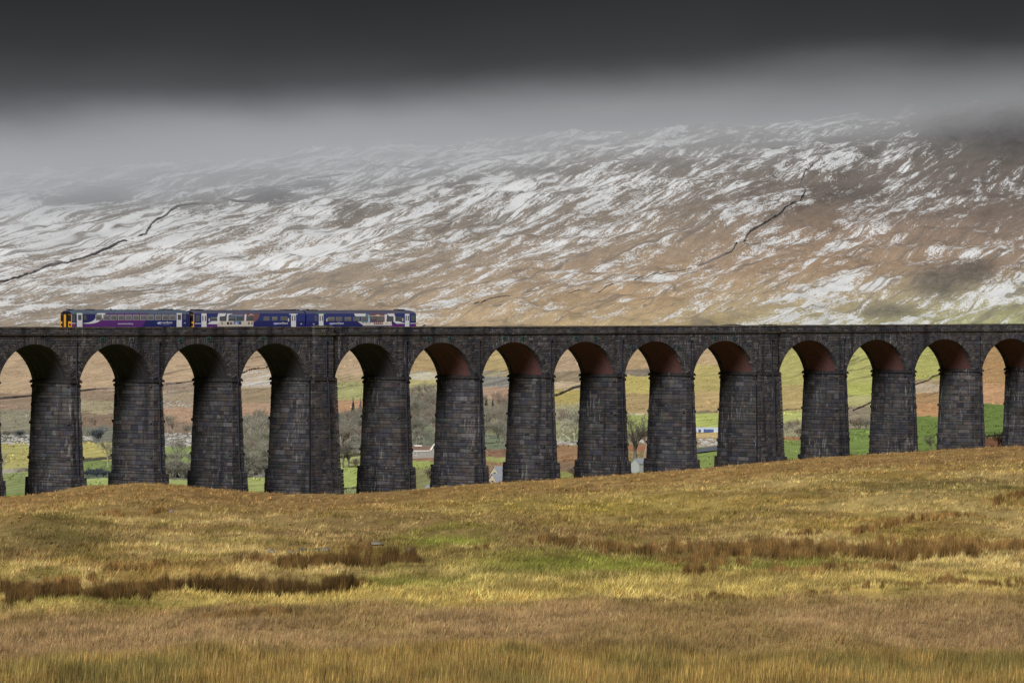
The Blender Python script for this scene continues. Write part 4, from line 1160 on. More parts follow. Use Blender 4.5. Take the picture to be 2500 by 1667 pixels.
class Coach:
    def __init__(self, px0, px1, label):
        d = TRACK_D - SIDE
        self.t0, self.t1 = t_of_px(px0, d), t_of_px(px1, d)
        tc = (self.t0 + self.t1) / 2
        a, b = np.array(W(self.t0, TRACK_D, rail_z(self.t0))), np.array(W(self.t1, TRACK_D, rail_z(self.t1)))
        self.L = float(np.linalg.norm(b[:2] - a[:2])); self.px0, self.px1 = px0, px1
        mid = (a + b) / 2
        self.root = empty('train_carriage', tuple(mid), math.atan2(b[1] - a[1], b[0] - a[0]))
        tag(self.root, label, 'train carriage', 'carriages of the passenger train')
        self.h = self.L / 2
    def s(self, px): return (px - self.px0) / (self.px1 - self.px0) * self.L - self.h
    @staticmethod
    def z(row): return 1.12 + (797.4 - row) / 16.3
    def body(self, mat, roofmat, nose0=0.0, nose1=0.0):
        h = self.h
        def ring(x, sc=1.0, drop=0.0): return [(x, y * sc, max(.78, z - drop * max(0, z - 3.0) / .72)) for y, z in PROF]
        n = len(PROF)
        xs = [(-h, 1 - .03 * (nose0 > 0), .16 * (nose0 > 0)), (-h + .8, 1, 0), (h - .8, 1, 0), (h, 1 - .03 * (nose1 > 0), .16 * (nose1 > 0))]
        rings = [ring(*q) for q in xs]
        bm = MB(); rm = MB()
        for a, b in zip(rings[:-1], rings[1:]):
            for i in range(n - 1):
                roof = 2 <= i <= n - 4 and True
                (rm if 2 <= i <= n - 4 else bm).poly([a[i], a[i + 1], b[i + 1], b[i]])
            bm.poly([a[n - 1], a[0], b[0], b[n - 1]])
        bm.poly(rings[0][::-1]); bm.poly(rings[-1])
        bo = bm.build('body', mat, self.root); ro = rm.build('roof', roofmat, self.root)
        self.body_o, self.roof_o = bo, ro
        # bogies and underframe below the parapet line
        um = MB(); um.box(-h + 4.5, h - 4.5, -1.15, 1.15, .35, .777); um.build('underframe', UNDER, self.root)
        for c in (-h + 3.4, h - 3.4):
            b = MB(); b.box(c - 1.6, c + 1.6, -1.05, 1.05, .38, .776); bo_ = b.build('bogie', UNDER, self.root)
            for w in (-1.05, 1.05):
                for sy in (-.72, .72):
                    wm = MB(); wm.tube([(c + w, sy - .06, .42), (c + w, sy + .06, .42)], .42, 14); wm.build('wheel', STEEL, bo_)
    def panel(self, name, pts, mat, lift=.006, parent=None, mirror=True):
        """flat shape on the side of the carriage; pts in photo pixels"""
        q = [(self.s(p), self.z(r)) for p, r in pts]
        mb = MB()
        front = [(x, -SIDE - lift, z) for x, z in q]; back = [(x, -SIDE + .03, z) for x, z in q]
        ar = sum(q[i][0] * q[(i + 1) % len(q)][1] - q[(i + 1) % len(q)][0] * q[i][1] for i in range(len(q)))
        if ar < 0: front.reverse(); back.reverse()
        n = len(q)
        mb.add(front + back, [tuple(range(n))] + [((i + 1) % n, i, n + i, n + (i + 1) % n) for i in range(n)])
        return mb.build(name, mat, parent if parent is not None else self.root)
    def rect(self, name, x0, x1, r0, r1, mat, lift=.006, parent=None):
        return self.panel(name, [(x0, r1), (x1, r1), (x1, r0), (x0, r0)], mat, lift, parent)
    def window(self, x0, x1, r0, r1, glass, frame=None, bar=None, lift=.02):
        if frame:
            fo = self.rect('window', x0, x1, r0, r1, frame, lift)
            g = self.rect('pane', x0 + .9, x1 - .9, r0 + .9, r1 - .9, glass, lift + .004, fo)
            if bar: self.rect('window_bar', x0 + .9, x1 - .9, bar, bar + .8, frame, lift + .010, fo)
        else:
            fo = self.rect('window', x0, x1, r0, r1, glass, lift)
            if bar: self.rect('window_bar', x0 + .6, x1 - .6, bar, bar + .7, FRAME, lift + .006, fo)
        return fo
    def door(self, x0, x1, r0, leaves, win, lift=.03):
        w = (x1 - x0) / leaves
        for i in range(leaves):
            a, b = x0 + i * w + .25, x0 + (i + 1) * w - .25
            do = self.rect('door', a, b, r0, 799.5, WHITE_P, lift)
            m = (a + b) / 2
            self.rect('door_window', m - win / 2, m + win / 2, 769.5 if leaves > 1 else 767.5, 782.5 if leaves > 1 else 780.5, GLASS_T, lift + .006, do)
    def text(self, body, px, row, size, mat, lift=.022, name='lettering'):
        me = text_mesh(body, size); me.materials.append(mat)
        o = link_mesh(name, me, self.root, (self.s(px), -SIDE - lift, self.z(row))); o.rotation_euler = (math.pi / 2, 0, 0)
        return o
    def swirl(self, px, row, w, h, mat):
        n = 18
        self.panel('logo_swirl', [(px + w * math.cos(2 * math.pi * i / n) * (1 + .12 * math.cos(4 * math.pi * i / n)), row + h * math.sin(2 * math.pi * i / n)) for i in range(n)], mat, .020)
        self.panel('logo_swirl', [(px - w * .5, row + h * .7), (px + w * .9, row + h * .55), (px + w * 1.5, row - h * .8), (px + w * .4, row - h * .15)], PURPLE if mat is not LILAC else BLUEL, .024)
    def cab_end(self, x_sign):
        """yellow end with a dark gangway door between two windscreens"""
        h = self.h * x_sign
        def plate(name, y0, y1, z0, z1, mat, lift, parent=None, top=0.0):
            mb = MB(); x0, x1 = sorted((h + x_sign * lift, h - x_sign * .05))
            mb.hexa([(x0, y0, z0), (x0, y1, z0), (x0, y1 - top, z1), (x0, y0 + top, z1), (x1, y0, z0), (x1, y1, z0), (x1, y1 - top, z1), (x1, y0 + top, z1)])
            return mb.build(name, mat, parent if parent is not None else self.root)
        plate('end_panel', -1.33, 1.33, .9, 3.0, YELLOW, .02)
        plate('end_dome', -1.25, 1.25, 3.002, 3.45, BLACKR, .02, top=.35)
        for sy in (-1, 1):
            y0, y1 = sorted((sy * .56, sy * 1.2))
            ws = plate('windscreen', y0, y1, 1.98, 2.96, BLACKR, .05)
            plate('lamp_cluster', sy * .95 - .22, sy * .95 + .22, 1.32, 1.62, BLACKR, .05)
            y0, y1 = sorted((sy * .36, sy * .52)); plate('gangway_frame', y0, y1, .95, 3.1, BLACKR, .32)
        plate('gangway_door', -.36, .36, .95, 3.0, YELLOW if x_sign < 0 else BLACKR, .12)
        plate('buffer_beam', -1.2, 1.2, .80, .97, BLACKR, .10)

# ---- the single railcar at the left
c1 = Coach(176, 463.5, 'blue and purple railcar with eleven small windows and a yellow end')
c1.body(NAVY, ROOF_T, 1, 1); c1.cab_end(-1); c1.cab_end(1)
cv = lambda p0, p1, p2, n: [((1 - u) ** 2 * p0[0] + 2 * u * (1 - u) * p1[0] + u * u * p2[0], (1 - u) ** 2 * p0[1] + 2 * u * (1 - u) * p1[1] + u * u * p2[1]) for u in [i / n for i in range(n + 1)]]
c1.panel('livery_purple', [(203, 798), (203, 789.5)] + cv((210, 789.5), (238, 790), (247, 777), 8) + [(247, 776), (256, 764), (359, 764), (356, 779), (345, 798)], PURPLE, .006)
c1.panel('livery_swoosh', cv((204, 787.4), (226, 787), (232.5, 776), 6) + [(233, 768), (238, 763.6), (256.5, 763.6), (248.5, 777)] + cv((247, 778), (238, 790), (212, 789.3), 6) + [(204, 788.6)], WHITE_P, .010)
for i in range(11):
    x = 232.4 + i * 18.05
    c1.window(x, x + 15.2, 767, 781, GLASS_L, FRAME, 770.6)
c1.door(187.6, 200.8, 763.8, 1, 8.2); c1.door(430.5, 443.3, 763.8, 1, 8.2)
c1.window(176.8, 183.6, 765, 784.5, GLASS_T); c1.window(204.6, 210.4, 768, 780, GLASS_T, None); c1.window(447.5, 453.5, 766.5, 780, GLASS_T)
c1.rect('livery_stripe', 176.3, 184.5, 787.2, 788.8, WHITE_P, .012); c1.rect('livery_stripe', 176.3, 184.5, 788.9, 798, MAGENTA, .012)
c1.rect('door_marker', 188, 199.5, 762.2, 763.7, GREENL, .03)
c1.text('www.northernrail.org', 286, 791.2, .335, WHITE_P)
c1.swirl(389, 788.4, 6.0, 3.2, BLUEL); c1.text('northern', 395, 789.8, .55, WHITE_P); c1.rect('livery_stripe', 396, 414, 792, 792.6, LILAC, .02)
c1.text('153', 448, 789.6, .27, WHITE_P)
def roof_box(c, x0, x1, h, mat, w=.5):
    mb = MB(); mb.box(c.s(x0), c.s(x1), -w, w, 3.66, 3.72 + h); mb.build('roof_vent', mat, c.roof_o)
roof_box(c1, 168 + 12, 190, .10, BLACKR, .45); roof_box(c1, 225, 240, .08, UNDER); roof_box(c1, 406, 432, .09, UNDER); roof_box(c1, 282, 284.5, .14, BLACKR, .1)

# ---- two-coach unit: middle coach
c2 = Coach(474.5, 745, 'blue carriage with cream and brown picture panel, coupled between two others')
c2.body(NAVY, ROOF_P, 1, 0); c2.cab_end(-1)
c2.rect('livery_blue', 476, 744.5, 763.7, 783, BLUE, .004)
c2.door(491.6, 503.8, 763.6, 2, 2.6); c2.door(709.8, 722, 764.6, 2, 2.6)
c2.rect('livery_stripe', 476.5, 490.5, 787.8, 789.4, WHITE_P, .012)
c2.rect('livery_purple', 504.5, 552, 791, 798, PURPLE, .006)
c2.panel('livery_swoosh', [(506, 789.4), (516, 783), (538, 782.6), (529, 790.6), (512, 790.4)], WHITE_P, .010)
c2.panel('livery_swoosh', [(529, 775), (532.5, 763.6), (551.5, 763.6), (548, 770.5), (536, 771.5), (534.8, 783), (530.5, 783)], WHITE_P, .011)
c2.rect('picture_panel', 530, 617, 783, 796.4, CREAM, .008)
c2.panel('picture_panel', [(553, 764), (633, 764), (631, 775), (622, 784), (608, 796), (556, 784)], BROWNV, .007)
c2.rect('picture_panel', 562, 592, 766, 783, SKYV, .009); c2.rect('picture_panel', 569, 588, 783, 791, SKYV, .010)
c2.panel('picture_panel', [(604, 771), (611.5, 764.4), (620, 769), (612, 767)], CREAM, .012)
c2.panel('picture_panel', [(551.5, 783), (553, 764.4), (568, 764.4), (557, 768), (556, 783)], WHITE_P, .012)
c2.panel('picture_panel', [(596, 766), (600.5, 766), (599, 783), (595, 783)], WHITE_P, .012)
for a, b, m in ((553, 558, BLACKR), (560, 566, BROWNV), (574, 578, BLUEL), (583, 586, BLACKR), (604, 608, BROWNV), (612, 615, BROWNV), (540, 542, BLACKR)):
    c2.rect('picture_panel', a, b, 785.5, 791.5, m, .013)
for a, b, g in ((513, 529, GLASS_T), (535, 551, GLASS_T), (556.5, 573.5, GLASS_T), (576, 592, GLASS_T), (600.5, 616, GLASS_T), (642, 656.5, GLASS_L), (663, 676, GLASS_L), (684, 700.5, GLASS_L)):
    c2.window(a, b, 771.5, 782, g, None, 774.6 if a in (513, 556.5, 663) else None)
c2.window(479, 487, 768, 784, GLASS_T)
c2.rect('notice', 509, 511.6, 776, 783.8, CREAM, .02); c2.rect('notice', 702, 705, 776, 784, CREAM, .02)
c2.swirl(671.5, 789.6, 5.0, 2.8, LILAC); c2.text('northern', 677.5, 791.4, .56, WHITE_P); c2.text('158', 732, 792, .27, WHITE_P)
c2.rect('door_marker', 705, 710, 764.6, 767, BLUEL, .02); c2.rect('door_marker', 721.5, 726, 764.6, 767, BLUEL, .02)
roof_box(c2, 484, 505, .10, BLACKR, .6); roof_box(c2, 704, 730, .07, UNDER, .6); roof_box(c2, 733, 742, .05, UNDER, .5)
# gangway between the two coaches
mb = MB(); mb.box(c2.h, c2.h + .36, -.95, .95, .9, 3.45); mb.build('gangway_bellows', BLACKR, c2.root)
mb = MB(); mb.box(c1.h + .02, c1.h + .42, -.3, .3, .82, 1.1); mb.build('coupler', UNDER, c1.root)

# ---- rear coach
c3 = Coach(749.5, 1016, 'blue carriage with white and teal picture panel and a square right end')
c3.body(NAVY, ROOF_P, 0, 1); c3.cab_end(1)
c3.rect('livery_blue', 750.5, 1015.5, 763.7, 783, BLUE, .004)
c3.door(778, 789, 764.6, 2, 2.6); c3.door(988, 999, 764.6, 2, 2.6)
c3.rect('livery_purple', 948, 987, 790.5, 798, PURPLE, .006); c3.rect('livery_purple', 1001, 1015.8, 790.5, 798, PURPLE, .007); c3.rect('livery_stripe', 1001, 1015.8, 788.4, 790, WHITE_P, .012)
c3.panel('livery_swoosh', [(958, 784), (972, 784), (987, 788.6), (987, 790), (967, 790)], WHITE_P, .011)
c3.panel('livery_swoosh', [(943, 764), (961, 764), (964, 772), (964, 784), (960, 784), (959.5, 771), (949, 771)], WHITE_P, .011)
c3.panel('picture_panel', [(872, 784), (880, 784), (884, 788), (955, 784), (956, 795), (886, 795)], CREAM, .008)
c3.panel('picture_panel', [(863, 764), (892, 764), (890, 771), (866, 771)], WHITE_P, .009)
c3.rect('picture_panel', 880, 902, 765, 790, TEALV, .007); c3.rect('picture_panel', 902, 940, 764, 784, BROWNV, .0065)
c3.panel('picture_panel', [(912, 770), (921, 766), (931, 770)], CREAM, .012); c3.rect('picture_panel', 902, 942, 769.4, 770.6, CREAM, .011)
c3.panel('picture_panel', [(896, 765), (900, 770), (902, 786), (896, 786), (899, 772)], BLUEL, .012)
c3.panel('picture_panel', [(938, 766), (944, 766), (942, 786), (938, 786)], WHITE_P, .012)
c3.rect('picture_panel', 912, 933, 784.5, 792, BROWNV, .012)
for a in (914.5, 919.5, 924.5, 929): c3.rect('picture_panel', a, a + 2.4, 786.5, 790, CREAM, .015)
for a, b in ((887, 890), (905, 908), (936, 939), (948, 951)): c3.panel('picture_panel', [(a, 793), (b, 793), ((a + b) / 2, 784.6)], WHITE_P, .013)
for a, b, g in ((799.5, 815.5, GLASS_L), (819, 834, GLASS_L), (840, 856, GLASS_L), (861, 877, GLASS_L), (881.5, 897, GLASS_L), (903, 917.5, GLASS_T), (920, 935, GLASS_L), (944, 958.5, GLASS_T), (965, 981, GLASS_T)):
    c3.window(a, b, 772, 783, g, None, 775.4 if a in (799.5, 840, 903) else None)
c3.rect('notice', 796, 798.4, 776, 784, CREAM, .02); c3.rect('notice', 981.4, 983.8, 776, 784, CREAM, .02)
c3.window(768, 774, 768, 783, GLASS_T); c3.window(1004, 1013, 768, 784, GLASS_T)
c3.swirl(808, 789.6, 5.0, 2.8, LILAC); c3.text('northern', 814, 791.4, .56, WHITE_P); c3.text('158', 763, 792, .27, WHITE_P)
c3.rect('door_marker', 772.5, 794, 763.4, 764.5, GREENL, .03)
roof_box(c3, 757, 784, .07, UNDER, .6); roof_box(c3, 980, 996, .12, BLACKR, .6); roof_box(c3, 764.5, 766.5, .16, BLACKR, .1)
# ---------------------------------------------------------------- dry stone walls
WALL_MAT = attr_mat('dry_stone', .95, .1, 1.3, .4)
def ground_line(pts, ymin, ymax, step=9.0):
    g = [ground_at(p, r, ymin, ymax) for p, r in pts]
    out = []
    for (xa, ya, _), (xb, yb_, _) in zip(g[:-1], g[1:]):
        n = max(1, int(math.hypot(xb - xa, yb_ - ya) / step))
        for i in range(n): out.append((xa + (xb - xa) * i / n, ya + (yb_ - ya) * i / n))
    out.append(g[-1][:2])
    return out
def field_wall(pts, label, h=1.6, w=.8, tone=(84, 82, 86), ymin=1000, ymax=6500, step=9.0, group=None, broken=False):
    ln = ground_line(pts, ymin, ymax, step)
    x = np.array([q[0] for q in ln]); y = np.array([q[1] for q in ln])
    n = len(ln)
    if n > 4:
        y = np.convolve(np.pad(y, 2, mode='edge'), np.ones(5) / 5, mode='valid'); x = np.convolve(np.pad(x, 2, mode='edge'), np.ones(5) / 5, mode='valid')
    z = ground_z(x, y)
    o0 = np.array((x[n // 2], y[n // 2], z[n // 2]))
    mb = MB()
    dx = np.gradient(x); dy = np.gradient(y); dl = np.hypot(dx, dy) + 1e-9; nx, ny = -dy / dl, dx / dl
    base = np.array(lin(*tone))
    for i in range(n):
        hh = h * random.uniform(.55, 1.15)
        for k, (off, up) in enumerate(((-w / 2, -.6), (-w * .3, hh), (w * .3, hh), (w / 2, -.6))):
            mb.v.append((x[i] + nx[i] * off, y[i] + ny[i] * off, z[i] + up)); mb.c.append(tuple(base * random.uniform(.7, 1.35)))
    gap = 0
    for i in range(n - 1):
        if broken:
            gap = gap - 1 if gap > 0 else (random.choice((1, 1, 2)) if random.random() < .09 else 0)
            if gap > 0: continue
        for k in range(3): mb.f.append((4 * i + k, 4 * i + k + 1, 4 * i + 4 + k + 1, 4 * i + 4 + k)); mb.m.append(0)
    mb.f.append((0, 1, 2, 3)); mb.m.append(0); mb.f.append(tuple(4 * (n - 1) + k for k in (3, 2, 1, 0))); mb.m.append(0)
    o = mb.build('dry_stone_wall', WALL_MAT, off=o0, loc=tuple(o0))
    tag(o, label, 'wall', group or 'dry stone walls')
    return o
H = dict(ymin=3000, ymax=6000, h=1.9, w=1.3, tone=(138, 135, 136), step=7.0)
field_wall([(-60, 656), (60, 655), (140, 649), (220, 626), (300, 590), (370, 546), (430, 505), (470, 498), (560, 492), (625, 487)], 'dark wall climbing the snowy fellside above the leading railcar and levelling off', **H)
field_wall([(-60, 700), (0, 690), (100, 657), (165, 642)], 'short dark wall joining the climbing wall on the snowy fellside', **H)
field_wall([(745, 438), (850, 424), (960, 410), (1070, 402), (1250, 400), (1400, 395), (1500, 392), (1700, 388), (1860, 390), (1975, 396)], 'long level wall high on the snowy fellside below the cloud', **H)
field_wall([(1985, 396), (1962, 425), (1952, 448), (1966, 462), (1956, 486), (1900, 526), (1822, 574), (1817, 590), (1785, 620), (1695, 654)], 'crooked wall dropping down the fellside from the end of the long level wall', **H)
H2 = dict(ymin=2600, ymax=6000, h=.7, w=.9, tone=(140, 132, 122), step=6.0)
field_wall([(1690, 656), (1580, 676), (1480, 700), (1380, 714), (1250, 722), (1185, 732), (1110, 757), (1060, 782), (1030, 798)], 'thin wall running down the fell to the parapet just beyond the last carriage', **H2)
field_wall([(1790, 622), (1900, 616), (2000, 613), (2200, 607), (2350, 603), (2560, 600)], 'thin level wall across the patchy snow below the crooked wall', **H2)
V = dict(ymin=1050, ymax=4200)
field_wall([(-60, 980), (0, 976), (75, 968), (140, 962), (210, 954), (275, 948), (340, 946), (398, 943), (470, 931), (540, 925), (590, 913), (655, 893), (700, 880)], 'dark wall crossing the brown fell foot, seen through the arches below the train', h=1.1, w=1.0, tone=(138, 130, 126), **V)
field_wall([(-30, 1156), (20, 1155), (70, 1151), (130, 1136), (205, 1127), (270, 1121), (300, 1119)], 'pale wall below the yellow pasture, seen through the arches under the railcar', h=1.3, w=.9, tone=(140, 134, 126), step=3.0, **V)
field_wall([(585, 1165), (625, 1163), (670, 1162)], 'pale wall under the grey wood beside the thick pier', h=.8, w=.8, tone=(150, 146, 140), step=2.5, **V)
field_wall([(820, 1120), (860, 1114), (895, 1111)], 'low wall above the bright green field beside the thick pier', h=1.0, w=.8, tone=(104, 100, 86), step=3.0, **V)
field_wall([(1352, 968), (1380, 957), (1420, 944)], 'thick dark wall slanting up the pasture between two piers', h=1.2, w=1.0, tone=(124, 122, 118), step=4.0, **V)
field_wall([(1350, 1087), (1385, 1085), (1422, 1084)], 'pale wall under the thin grey trees', h=.8, w=.8, tone=(140, 134, 128), step=3.0, **V)
field_wall([(1525, 1014), (1560, 1012), (1590, 1011), (1650, 1010), (1700, 1009), (1756, 1007)], 'pale tumbled wall along the top of the light green fields', h=1.0, w=.9, tone=(160, 150, 132), step=3.0, **V)
field_wall([(1900, 1004), (1935, 1001), (1962, 999)], 'low pale wall over the light green slope', h=.7, w=.8, tone=(168, 160, 136), step=3.0, **V)
field_wall([(2078, 1004), (2100, 996), (2126, 983), (2180, 958), (2234, 940), (2250, 935), (2268, 928), (2292, 916)], 'dark curving wall beside the small snow patches on the green hillside', h=.85, w=.9, tone=(150, 138, 130), step=4.0, **V)
field_wall([(2398, 1068), (2430, 1064), (2460, 1060)], 'low dark wall with pale stones beside the leafless bush', h=.5, w=.6, tone=(120, 116, 110), ymin=1000, ymax=1400, step=2.0)
field_wall([(820, 1197), (860, 1194), (898, 1188)], 'low wall just beyond the moor crest by the thick pier', h=.7, w=.8, tone=(100, 104, 86), ymin=1000, ymax=2000, step=2.0)

# ---------------------------------------------------------------- trees
BARK = attr_mat('grey_bark', .95, .1, 6.0, .3)
NEEDLE = attr_mat('conifer_needles', .9, .1, 3.0, .4)
def grow(mbT, mbC, p, d, L, r, lvl, maxl, rnd, tone, spread, thin):
    """one limb and what grows from it"""
    n = 3; pts = [p]; rs = [r]; q = p.copy(); dd = d.copy()
    for i in range(n):
        dd = (dd + Vector((rnd.uniform(-1, 1), rnd.uniform(-1, 1), rnd.uniform(-.4, .9))) * (.16 + .05 * lvl)).normalized()
        q = q + dd * (L / n); pts.append(q.copy()); rs.append(r * (1 - .55 * (i + 1) / n))
    c = tuple(np.array(tone) * rnd.uniform(.75, 1.3))
    if lvl <= 1: mbT.tube(pts, rs, 6 if lvl == 0 else 4, c, cap=False)
    elif lvl < maxl: mbC.tube(pts, rs, 3, c, cap=False)
    else:
        s = Vector((rnd.uniform(-1, 1), rnd.uniform(-1, 1), rnd.uniform(-.3, .3))).normalized() * thin
        mbC.poly([pts[0] - s, pts[0] + s, pts[-1]], c)
        return
    kids = {0: 7, 1: 6, 2: 6, 3: 5}.get(lvl, 4)
    for k in range(kids):
        f = rnd.uniform(.35 if lvl else .30, 1.0)
        i = min(n - 1, int(f * n)); bp = pts[i].lerp(pts[i + 1], f * n - i)
        a = rnd.uniform(0, 2 * math.pi)
        side = Vector((math.cos(a), math.sin(a), rnd.uniform(-.1, .5)))
        nd = (dd * rnd.uniform(.4, 1.0) + side * spread * rnd.uniform(.6, 1.2)).normalized()
        grow(mbT, mbC, bp, nd, L * rnd.uniform(.48, .74), rs[i] * rnd.uniform(.42, .62), lvl + 1, maxl, rnd, tone, spread, thin)
def bare_tree_proto(seed, tone, spread=.8, maxl=4, stems=1, thin=.010, kind='bare_tree'):
    rnd = random.Random(seed)
    T, C = MB(), MB()
    for s in range(stems):
        d = Vector((rnd.uniform(-.5, .5), rnd.uniform(-.5, .5), 1)).normalized() if stems > 1 else Vector((rnd.uniform(-.12, .12), 0, 1)).normalized()
        grow(T, C, Vector((rnd.uniform(-.06, .06) * (stems > 1), rnd.uniform(-.06, .06) * (stems > 1), -.03)), d, .52 if stems == 1 else .42, .035 if stems == 1 else .018, 0, maxl, rnd, tone, spread, thin * .35)
    zmax = max(v[2] for v in C.v)
    for M in (T, C): M.v = [(a / zmax, b / zmax, c / zmax) for a, b, c in M.v]
    return T, C, kind
def mesh_only(mb, name, mat):
    v = np.array(mb.v, float); loops = [i for f in mb.f for i in f]
    return np_mesh(name, v, loops, np.cumsum([0] + [len(f) for f in mb.f[:-1]]), mat, np.array(mb.c, float), False, mb.m)
GREYT, BROWNT, DARKT, PALET = np.array(lin(146, 143, 130)), np.array(lin(140, 126, 114)), np.array(lin(100, 95, 88)), np.array(lin(176, 174, 150))  # bark tones lightened to stand in for haze over the valley
PROTO = {}
def reg(key, seed, tone, **kw):
    T, C, kind = bare_tree_proto(seed, tone, **kw)
    PROTO[key] = (mesh_only(T, 'trunk', BARK), mesh_only(C, 'crown', BARK))
reg('grey', 1, GREYT, spread=.75); reg('grey2', 2, GREYT * .85, spread=.95); reg('brown', 3, BROWNT, spread=.7); reg('pale', 4, PALET, spread=.8)
reg('dark', 5, DARKT, spread=.8); reg('thicket', 6, GREYT * .75, spread=1.0, stems=4, maxl=3, thin=.018); reg('bush', 7, BROWNT * .75, spread=1.1, stems=5, maxl=3, thin=.02); reg('slate', 8, np.array(lin(84, 90, 98)), spread=1.1, stems=6, maxl=3, thin=.035)
def conifer_proto(seed, tone, dens=26, name='c'):
    rnd = random.Random(seed); T, C = MB(), MB()
    T.tube([(0, 0, -.03), (0, 0, .98)], [.018, .003], 6, tuple(BROWNT * .7), cap=False)
    for i in range(dens):
        z = .10 + .88 * i / dens; R = .24 * (1 - i / dens) ** .8 + .015
        for k in range(9):
            a = rnd.uniform(0, 2 * math.pi); r = R * rnd.uniform(.6, 1.15)
            c = tuple(np.array(tone) * rnd.uniform(.6, 1.5))
            e = Vector((math.cos(a) * r, math.sin(a) * r, z - r * rnd.uniform(.25, .5))); s = Vector((-math.sin(a), math.cos(a), 0)) * r * .28
            C.poly([(0, 0, z + .01), tuple(e * .62 + Vector((0, 0, z * .38)) - s), tuple(e)], c); C.poly([(0, 0, z + .01), tuple(e), tuple(e * .62 + Vector((0, 0, z * .38)) + s)], c)
    PROTO[name] = (mesh_only(T, 'trunk', BARK), mesh_only(C, 'crown', NEEDLE))
conifer_proto(11, lin(52, 66, 60), name='conifer'); conifer_proto(12, lin(112, 92, 92), 20, name='larch')

def put_tree(key, px, row, h, label, cat='tree', group=None, name=None, ymin=None, ymax=4200, wid=1.0, at=None):
    x, y, z = at if at else ground_at(px, row, ymin if ymin else float(vdist(px)) + 45, ymax)
    root = empty(name or ('shrub' if cat == 'shrub' else 'bare_tree'), (x, y, z), random.uniform(0, 6.28))
    root.scale = (h * wid, h * wid, h)
    tag(root, label, cat, group)
    T, C = PROTO[key]
    link_mesh('stem' if cat == 'shrub' else 'trunk', T, root); link_mesh('twigs' if cat == 'shrub' else 'crown', C, root)
    return root
G1 = 'bare trees of the grey winter wood'
KIND = {'grey': 'leafless grey tree', 'grey2': 'wide crowned leafless tree', 'brown': 'brownish bare tree', 'thicket': 'many stemmed bare grey tree', 'pale': 'thin pale leafless tree'}
OPEN = [(588, 664, 1050, 1160, 36, 'grey', 'in the wood beside the thick pier'), (822, 892, 1030, 1104, 30, 'grey2', 'in the wood below the dark green conifer'), (1004, 1070, 972, 1076, 36, 'grey', 'in the wood above the low white windowed house'), (1180, 1246, 1000, 1092, 34, 'grey2', 'in the wood above the slate roofed barns'), (1354, 1418, 1030, 1084, 20, 'pale', 'in the thin wood below the slanting dark wall')]
for a, b, r0, r1, n, key, where in OPEN:
    for i in range(n):
        px = random.uniform(a - 6, b + 6); row = r0 + (r1 - r0) * ((i + random.random()) / n)
        kk = random.choice([key, key, 'brown', 'grey2', 'thicket'])
        put_tree(kk, px, row, random.uniform(6.5, 10.5), KIND[kk] + ' ' + where, group=G1 + ' ' + where.split('wood ')[1], wid=random.uniform(.75, 1.1))
for px, row, h, key, lab in (
        (2, 1155, 8, 'pale', 'pale leafless tree beside the pale wall under the yellow pasture'),
        (232, 1052, 7, 'brown', 'thin bare tree standing over the slate grey bush on the fell foot'),
        (262, 1138, 9, 'grey', 'leafless tree on the pale wall by the second pier'),
        (410, 1058, 9, 'grey2', 'tall bare tree over the limestone scree'), (424, 1062, 7, 'brown', 'smaller brown bare tree over the limestone scree'),
        (424, 1134, 9, 'grey', 'bare tree at the edge of the small green field'),
        (838, 1142, 9, 'dark', 'dark bare tree with a forked trunk above the bright green field'), (850, 1141, 8, 'dark', 'second dark bare tree leaning above the bright green field'),
        (1016, 1086, 7, 'grey2', 'dark leafless tree behind the low white windowed house'), (1036, 1086, 6, 'grey2', 'leafless tree rising behind the brown roof of the house'),
        (1552, 1128, 15, 'dark', 'tall bare tree with wide limbs standing over the small grey shed'), (1574, 1120, 12, 'brown', 'brown bare tree beside the tall tree over the small grey shed'),
        (1937, 1066, 7, 'brown', 'rounded bare tree above the bright green slope'), (1918, 1068, 5, 'grey', 'small grey bare tree beside the rounded bare tree')):
    put_tree(key, px, row, h, lab)
for px0, px1, row, n, h, key, lab in ((205, 272, 1164, 8, 2.6, 'slate', 'slate grey hedge shrub below the pale wall'), (402, 474, 1166, 13, 5.0, 'thicket', 'tangled bare shrub beside the small green field'), (402, 474, 1140, 6, 4.5, 'grey2', 'slender bare shrub at the top of the small green field'), (590, 664, 1160, 9, 5.5, 'thicket', 'tangled bare shrub at the foot of the grey wood')):
    for i in range(n):
        put_tree(key, px0 + (px1 - px0) * (i + random.random()) / n, row + random.uniform(-3, 2), h * random.uniform(.8, 1.2), lab, 'shrub', lab + 's', wid=1.1)
for px, row, h, key, w, lab in ((240, 1080, 6.5, 'slate', 1.0, 'dense slate grey bush on the fell foot by the second pier'), (50, 1068, 3.5, 'slate', 1.2, 'slate grey bush on the scree by the first pier'), (14, 1068, 3.4, 'bush', 1.2, 'brown grey bush on the scree by the first pier'),
                                (872, 1141, 3.6, 'bush', 1.4, 'low purple brown bush beside the dark forked tree'), (1046, 1168, 4.2, 'bush', 1.2, 'dark bush on the slope below the low white house'),
                                (1402, 1162, 3.4, 'bush', 1.4, 'dark bush in the bracken below the pale wall'), (458, 1060, 4.0, 'thicket', 1.2, 'grey shrub over the limestone scree'),
                                (2095, 1048, 5.0, 'bush', 1.3, 'wide leafless shrub above the green field beside the curving wall'), (2116, 1048, 4.0, 'thicket', 1.2, 'small grey shrub beside the wide leafless shrub'),
                                (1952, 1066, 3.6, 'bush', 1.2, 'low brown shrub beside the rounded bare tree')):
    put_tree(key, px, row, h, lab, 'shrub', wid=w)
x, y, z = ground_at(2272, 1101, 700, 1000); yv = float(vdist(2272)) - 5
